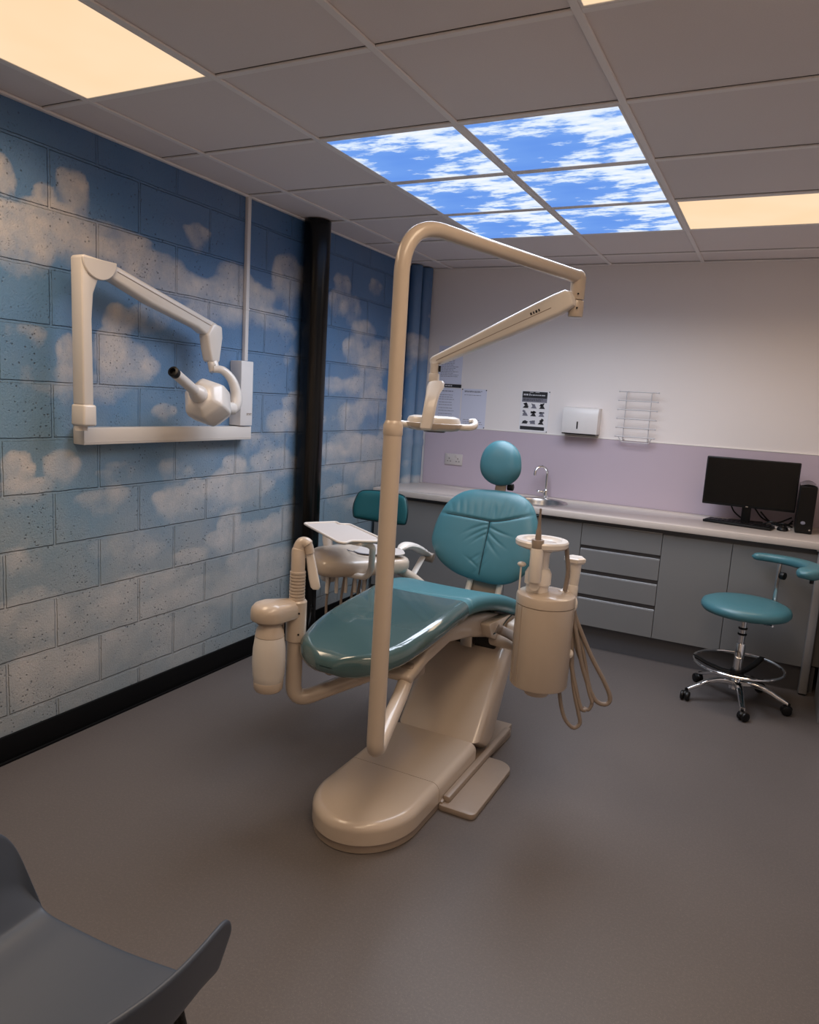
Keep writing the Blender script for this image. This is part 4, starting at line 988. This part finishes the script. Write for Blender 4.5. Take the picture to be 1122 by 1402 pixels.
bm = NB(); lathe(bm, [(.040, 1.035), (.055, 1.045), (.088, 1.052), (.097, 1.060), (.098, 1.074), (.094, 1.080), (.072, 1.080), (.066, 1.072), (.050, 1.060), (.0, 1.056)], (NX+.0, NY+.012, 0), 56); part('bowl', bm, 'cream_white', su)
bm = NB(); lathe(bm, [(.070, 1.0765), (.064, 1.069), (.048, 1.0625), (0, 1.0595)], (NX+.0, NY+.012, 0), 40, caps=False); part('bowl_liner', bm, 'cream_dark', su, label='beige bowl liner')
HX, HY = 1.936, 1.130
bm = NB(); cyl(bm, (HX-.012, HY, .935), (HX-.012, HY, 1.062), .0235, 24, .004); cyl(bm, (HX-.012, HY, .92), (NX, NY-.03, .92), .018, 16); sy = part('syringe_holder', bm, 'cream_white', su)
bm = NB(); cyl(bm, (HX-.012, HY, 1.06), (HX-.012, HY, 1.092), .0225, 20, .001); part('syringe_collar', bm, 'cream_dark', su, label='grey beige collar')
bm = NB(); lathe(bm, [(.0115, 1.09), (.0098, 1.125), (.0075, 1.13), (.0035, 1.195), (.0045, 1.197), (.0040, 1.205), (0, 1.206)], (HX-.012, HY, 0), 16); part('syringe_tip', bm, 'taupe_hose', su)
GX, GY = 2.022, 1.303
bm = NB(); pr = [(.034, .0), (.041, .008), (.041, .020), (.034, .025)]; lathe(bm, [(r, .990+z) for r, z in pr]+[(.0, 1.013)], (GX, GY, 0), 6); part('holder_cap', bm, 'cream_white', su, ang=20)
bm = NB(); lathe(bm, [(.027, .992), (.025, .95), (.0215, .905), (.020, .90)], (GX, GY, 0), 24); part('holder_body', bm, 'cream_white', su)
bm = NB(); cyl(bm, (GX-.004, GY-.004, .855), (GX-.004, GY-.004, .91), .027, 24, .008); tube(bm, [(GX-.01, GY-.01, .88), (QX+.04, QY+.05, .87)], .02, 12); part('holder_clamp', bm, 'cream_white', su)
bm = NB(); tube(bm, spline([(NX+.083, NY+.045, 1.065), (NX+.088, NY+.055, 1.02), (NX+.095, NY+.06, .96), (NX+.09, NY+.06, .89)]), .0085, 10); part('supply_tube', bm, 'taupe_hose', su)
bm = NB(); tube(bm, [(NX-.062, NY-.02, .882), (NX-.062, NY-.02, .975)], .0035, 8); ball(bm, (NX-.060, NY-.02, .982), .014, (1.2, 1, .7)); part('side_valve', bm, 'cream_white', su)
bm = NB(); ball(bm, (QX+.103, QY+.03, .66), .012, (1, 1, 1.4)); ball(bm, (QX+.098, QY+.035, .85), .014, (1, 1, 2)); part('side_button', bm, 'cream_white', su)
hosepts = [([(2.026, 1.285, .87), (2.045, 1.283, .80), (2.115, 1.290, .66), (2.180, 1.297, .555), (2.205, 1.298, .50), (2.190, 1.290, .475), (2.150, 1.275, .495), (2.10, 1.27, .60), (2.065, 1.27, .72), (2.04, 1.28, .80)], .0085),
  ([(2.022, 1.285, .86), (2.045, 1.275, .72), (2.065, 1.255, .58), (2.085, 1.245, .50), (2.105, 1.24, .44), (2.115, 1.238, .40), (2.095, 1.225, .382), (2.065, 1.215, .41), (2.045, 1.212, .46), (2.030, 1.212, .53), (2.02, 1.215, .57)], .0075),
  ([(2.025, 1.30, .86), (2.06, 1.30, .74), (2.09, 1.29, .66), (2.12, 1.28, .56), (2.145, 1.27, .49), (2.138, 1.262, .452), (2.118, 1.255, .455)], .007),
  ([(2.018, 1.285, .86), (2.03, 1.27, .74), (2.05, 1.26, .64), (2.08, 1.25, .54), (2.11, 1.245, .46), (2.13, 1.25, .45)], .0085),
  ([(2.03, 1.30, .86), (2.045, 1.29, .76), (2.06, 1.285, .68), (2.10, 1.275, .60), (2.13, 1.265, .52), (2.148, 1.262, .48)], .006)]
for p_, r_ in hosepts:
    bm = NB(); tube(bm, spline(p_), r_, 10); part('hose', bm, 'taupe_hose', su)
bm = NB(); tube(bm, fillet([(1.60, 1.66, .505), (1.74, 1.60, .52), (1.90, 1.29, .56)], .06), .028, 18); part('support_arm', bm, 'cream', su)
bm = NB(); tube(bm, spline([(1.645, 1.58, .585), (1.665, 1.60, .572), (1.71, 1.57, .572), (1.77, 1.49, .585), (1.82, 1.42, .60)]), .015, 12, flat=(.5, 1.4)); part('bracket', bm, 'taupe_hose', su)
bm = NB(); box(bm, (1.636, 1.72, .515), (1.70, 1.86, .575), .016, 3); part('arm_mount', bm, 'cream_white', su)

# ------------------------------------------------------------------ round operator stool with elbow rest
st = thing('operator_stool', 'round teal stool on chrome castors with foot ring and curved rest', 'stool', (2.60, 2.925, 0))
def stool_base(st, cx, cy, R, rot, zs, hub=.10):
    bm = NB(); lathe(bm, [(.030, .075), (.038, .08), (.036, .115), (.028, .135), (.02, .14)], (cx, cy, 0), 24); part('hub', bm, 'chrome', st)
    for k in range(5):
        a = rot+2*PI*k/5; d = Vector((math.cos(a), math.sin(a), 0)); c = Vector((cx, cy, 0)); s_ = Vector((-d.y, d.x, 0))
        rs = []
        for t_ in np.linspace(0, 1, 14):
            r = .025+(R-.03)*t_; z = .112+.012*math.sin(PI*min(1, t_*1.3))-.052*t_**2.4; hw = .020-.006*t_; hh = .016-.005*t_
            p = c+d*r+Vector((0, 0, z)); rs.append([p+s_*x+Vector((0, 0, zz)) for x, zz in rrect(0, 0, hw, hh, .008, 4, 2)])
        bm = NB(); rings(bm, rs); leg = part('leg', bm, 'chrome', st)
        cc = c+d*R; bm = NB()
        ww = Matrix.Translation(cc) @ Matrix.Rotation(a+.9+k*1.3, 4, 'Z')
        b2 = bmesh.new(); cyl(b2, (.012, -.022, .026), (.012, -.004, .026), .0258, 20, .005); cyl(b2, (.012, .004, .026), (.012, .024, .026), .0258, 20, .005); ball(b2, (.004, 0, .036), .022, (1.1, .9, .8)); cyl(b2, (0, 0, .04), (0, 0, .066), .007, 10)
        merge(bm, b2, ww); part('castor', bm, 'black', st)
stool_base(st, 2.60, 2.925, .275, math.radians(209), 0)
bm = NB(); cyl(bm, (2.60, 2.925, .12), (2.60, 2.925, .34), .026, 24, .002); cyl(bm, (2.60, 2.925, .34), (2.60, 2.925, .50), .019, 24); part('column', bm, 'chrome', st)
bm = NB()
for z in (.392, .425): lathe(bm, [(.020, z-.006), (.024, z-.003), (.024, z+.003), (.020, z+.006)], (2.60, 2.925, 0), 24)
part('rubber_ring', bm, 'black', st)
bm = NB(); tube(bm, [(2.60+.232*math.cos(a), 2.925+.232*math.sin(a), .215) for a in np.linspace(0, 2*PI, 64, endpoint=False)], .0072, 10, closed=True); part('foot_ring', bm, 'chrome', st)
bm = NB()
for a in (math.radians(-60), math.radians(60), math.radians(180)):
    d = Vector((math.cos(a), math.sin(a), 0)); s_ = Vector((-d.y, d.x, 0)); c = Vector((2.60, 2.925, 0))
    rs = [[c+d*r+Vector((0, 0, z))+s_*x+Vector((0, 0, zz)) for x, zz in rrect(0, 0, .017, .008, .006, 3, 2)] for r, z in ((.02, .165), (.08, .168), (.16, .188), (.215, .212), (.236, .216))]
    rings(bm, rs)
cyl(bm, (2.60, 2.925, .145), (2.60, 2.925, .19), .036, 24, .005); part('ring_bracket', bm, 'black', st)
bm = NB()
lathe(bm, [(.10, .505), (.19, .508), (.218, .516), (.229, .530), (.230, .545), (.222, .562), (.195, .574), (.12, .580), (.0, .581)], (2.60, 2.925, 0), 64); part('seat', bm, 'teal', st, ang=60)
bm = NB(); box(bm, (2.52, 2.85, .488), (2.68, 3.0, .505), .004); tube(bm, [(2.64, 2.90, .495), (2.70, 2.84, .49), (2.74, 2.80, .495)], .006, 8); part('seat_mount', bm, 'chrome', st)
# curved torso rest
arc = []
for a in np.linspace(math.radians(92), math.radians(-38), 40): arc.append(a)
bm = NB(); rs = []
for i, a in enumerate(arc):
    t_ = i/(len(arc)-1); R = .250+.035*math.sin(PI*t_)+.045*t_**2; e = min(1, t_/.07, (1-t_)/.10); e = math.sqrt(max(.02, 1-(1-e)**2))
    w = (.032+.026*t_**1.2)*e; hgt = (.020+.009*t_)*e; d = Vector((math.cos(a), math.sin(a), 0)); c = Vector((2.60, 2.925, .790+.012*t_))
    p = c+d*R; rs.append([p+d*x+Vector((0, 0, z)) for x, z in rrect(0, 0, w, hgt, min(w, hgt)*.9, 5, 2)])
rings(bm, rs); er = part('torso_rest', bm, 'teal', st, ang=70)
bm = NB(); tube(bm, fillet([(2.66, 3.02, .497), (2.74, 3.115, .497), (2.735, 3.125, .60), (2.738, 3.13, .775)], [.03, .02]), .0095, 12, flat=(1.5, .7)); part('rest_post', bm, 'chrome', st)
bm = NB(); cyl(bm, (2.748, 3.10, .715), (2.772, 3.085, .715), .021, 20, .004); part('rest_knob', bm, 'black', st, label='black clamp knob')
bm = NB(); cyl(bm, (2.885, 2.77, .758), (2.885, 2.77, .775), .010, 12); part('end_bolt', bm, 'black', st)

# ------------------------------------------------------------------ assistant stool behind the instrument unit
as_ = thing('assistant_stool', 'dark teal stool with backrest behind the instrument unit', 'stool', (.42, 2.50, 0))
stool_base(as_, .42, 2.50, .26, .3, 0)
bm = NB(); cyl(bm, (.42, 2.50, .12), (.42, 2.50, .36), .025, 20, .002); cyl(bm, (.42, 2.50, .36), (.42, 2.50, .55), .018, 20); part('column', bm, 'chrome', as_)
bm = NB(); lathe(bm, [(.09, .548), (.18, .552), (.203, .562), (.208, .58), (.200, .598), (.17, .608), (.1, .613), (0, .614)], (.42, 2.50, 0), 56); part('seat', bm, 'teal_dark', as_, ang=60)
bo_ = [(-.195, .02), (-.20, .08), (-.185, .14), (-.165, .172), (-.12, .186), (0, .192), (.12, .186), (.165, .172), (.185, .14), (.20, .08), (.195, .02), (.17, 0), (0, -.006), (-.17, 0)]
f2 = mkframe((.408, 2.72, .765), (0, .10, .99)); base_f = f2
f3 = lambda u, v, h: f2(u, v, h+ .9*(u*u))
part('backrest', pad(bo_, .022, .018, f3, n=110, m=24, p=6), 'teal_dark', as_, ang=80)
bm = NB(); tube(bm, [f3(p.x*1.0, p.y, .0) for p in resample(bo_, 90)], .0055, 8, closed=True); part('backrest_piping', bm, 'piping', as_)
bm = NB(); tube(bm, fillet([(.42, 2.56, .535), (.42, 2.80, .54), (.41, 2.765, .86)], .06), .012, 12, flat=(1.6, .7)); part('back_post', bm, 'chrome', as_)

# ------------------------------------------------------------------ visitor armchair in the foreground
vc = thing('shell_armchair', 'blue grey plastic shell armchair in the near left corner', 'armchair', (1.62, -.70, 0))
_cr, _sr = math.cos(.09), math.sin(.09)
def ch(x, y, z): return Vector((1.608+x*_cr-y*_sr, -.685+x*_sr+y*_cr, z))
hwf, hwb, yf, yb = .215, .17, .255, -.20
u = [Vector((-hwf, yf, 0)), Vector((-hwf-.005, .05, 0)), Vector((-hwb, yb+.09, 0)), Vector((-.10, yb, 0)), Vector((.10, yb, 0)), Vector((hwb, yb+.09, 0)), Vector((hwf+.005, .05, 0)), Vector((hwf, yf, 0))]
pth = spline(u, 12); n = len(pth); cum = [0]
for i in range(1, n): cum.append(cum[-1]+(pth[i]-pth[i-1]).length)
T = cum[-1]; cols_ = []
for i, p in enumerate(pth):
    tg = (pth[min(i+1, n-1)]-pth[max(i-1, 0)]).normalized(); nr = Vector((-tg.y, tg.x, 0))
    if nr.dot(p) < 0: nr = -nr
    s = min(cum[i], T-cum[i]); k = min(1, s/.085); rise = math.sqrt(max(0, 1-(1-k)**2)); mid = max(0, (s-.30)/(T/2-.30)); mid = mid*mid*(3-2*mid)
    top = .447+.186*rise+.17*mid; lean = .05*rise+.05*mid
    sw = .012*rise                                     # front edge of the wing sweeps back as it rises
    c = []
    for j, tt in enumerate(np.linspace(0, 1, 12)):
        z = .447+(top-.447)*tt; off = .022*min(1, tt*3)*min(1, rise*1.5)+lean*tt
        q_ = p+nr*off+Vector((0, sw*tt, z)); c.append(q_)
    inner = [p-nr*.09*(1-a)+Vector((0, -.004 if False else 0, .432+.006*a*a)) for a in (0, .35, .7)]
    inner.append(p-nr*.008+Vector((0, 0, .441)))
    cols_.append(inner+c)
b = bmesh.new(); V_ = [[b.verts.new(ch(*q_)) for q_ in c] for c in cols_]
for i in range(n-1):
    for j in range(len(V_[0])-1): b.faces.new((V_[i][j], V_[i+1][j], V_[i+1][j+1], V_[i][j+1]))
ring0 = [V_[i][0] for i in range(n)]
# seat pan as strips between mirrored columns
half = n//2; prevL = None
for i in range(half):
    a, b_, c, d = ring0[i], ring0[i+1], ring0[n-2-i], ring0[n-1-i]
    if i+1 >= n-2-i: break
    K = 8
    la = [a]+[b.verts.new(a.co.lerp(d.co, k/K)+Vector((0, 0, -.006*math.sin(PI*k/K)))) for k in range(1, K)]+[d] if prevL is None else prevL
    lb = [b_]+[b.verts.new(b_.co.lerp(c.co, k/K)+Vector((0, 0, -.006*math.sin(PI*k/K)))) for k in range(1, K)]+[c]
    for k in range(K): b.faces.new((la[k], la[k+1], lb[k+1], lb[k]))
    prevL = lb
bmesh.ops.recalc_face_normals(b, faces=b.faces)
sh = part('shell', b, 'grey_shell', vc, ang=80)
m1 = sh.modifiers.new('solid', 'SOLIDIFY'); m1.thickness = .011; m1.offset = 0
m2 = sh.modifiers.new('sub', 'SUBSURF'); m2.levels = 1; m2.render_levels = 2
for sx_ in (1, -1):
    for sy_, yy in ((1, .17), (-1, -.16)):
        bm = NB(); tube(bm, [ch(sx_*.135, yy*.6, .425), ch(sx_*.19, yy+.03*sy_, .40), ch(sx_*.245, yy+.085*sy_, .004)], [.012, .012, .008], 12); part('leg', bm, 'black', vc)
bm = NB()
for yy in (.10, -.10): tube(bm, [ch(-.15, yy, .42), ch(.15, yy, .42)], .009, 10)
part('seat_frame', bm, 'black', vc)

# ------------------------------------------------------------------ unseen light panel, added behind the camera to help light the room
fitting('ceiling_light', 'added unseen warm light panel behind the camera, helping to light the room', 'ceiling light', cols[3], cols[4], -1.8, -1.2, 'warm_diffuser', PW, WARM)

# ------------------------------------------------------------------ world, camera, view
w = bpy.data.worlds.new('World'); bpy.context.scene.world = w; w.use_nodes = True
w.node_tree.nodes['Background'].inputs[0].default_value = (.5, .5, .55, 1); w.node_tree.nodes['Background'].inputs[1].default_value = .02
cam = bpy.data.cameras.new('Camera'); co = bpy.data.objects.new('Camera', cam); C.objects.link(co)
rx, ry, rz = -.1555, -.0603, .4634
Rw = Matrix.Rotation(rz, 3, 'Z') @ Matrix.Rotation(rx, 3, 'X') @ Matrix.Rotation(ry, 3, 'Y')
right, fwd, up = Rw.col[0], Rw.col[1], Rw.col[2]
mw = Matrix((right, up, -fwd)).transposed().to_4x4(); mw.translation = Vector((2.65, -1.368, 1.565)); co.matrix_world = mw
cam.sensor_fit = 'VERTICAL'; cam.sensor_height = 36; cam.lens = 992/1402*36; cam.clip_start = .02
sc = bpy.context.scene; sc.camera = co
sc.view_settings.view_transform = 'Standard'; sc.view_settings.look = 'None'; sc.view_settings.gamma = 1; sc.view_settings.use_curve_mapping = False
sc.view_settings.exposure = -.1
sc.cycles.max_bounces = 10; sc.cycles.diffuse_bounces = 6; sc.cycles.glossy_bounces = 4; sc.cycles.transparent_max_bounces = 12
sc.cycles.sample_clamp_indirect = 6; sc.cycles.caustics_reflective = False; sc.cycles.caustics_refractive = False
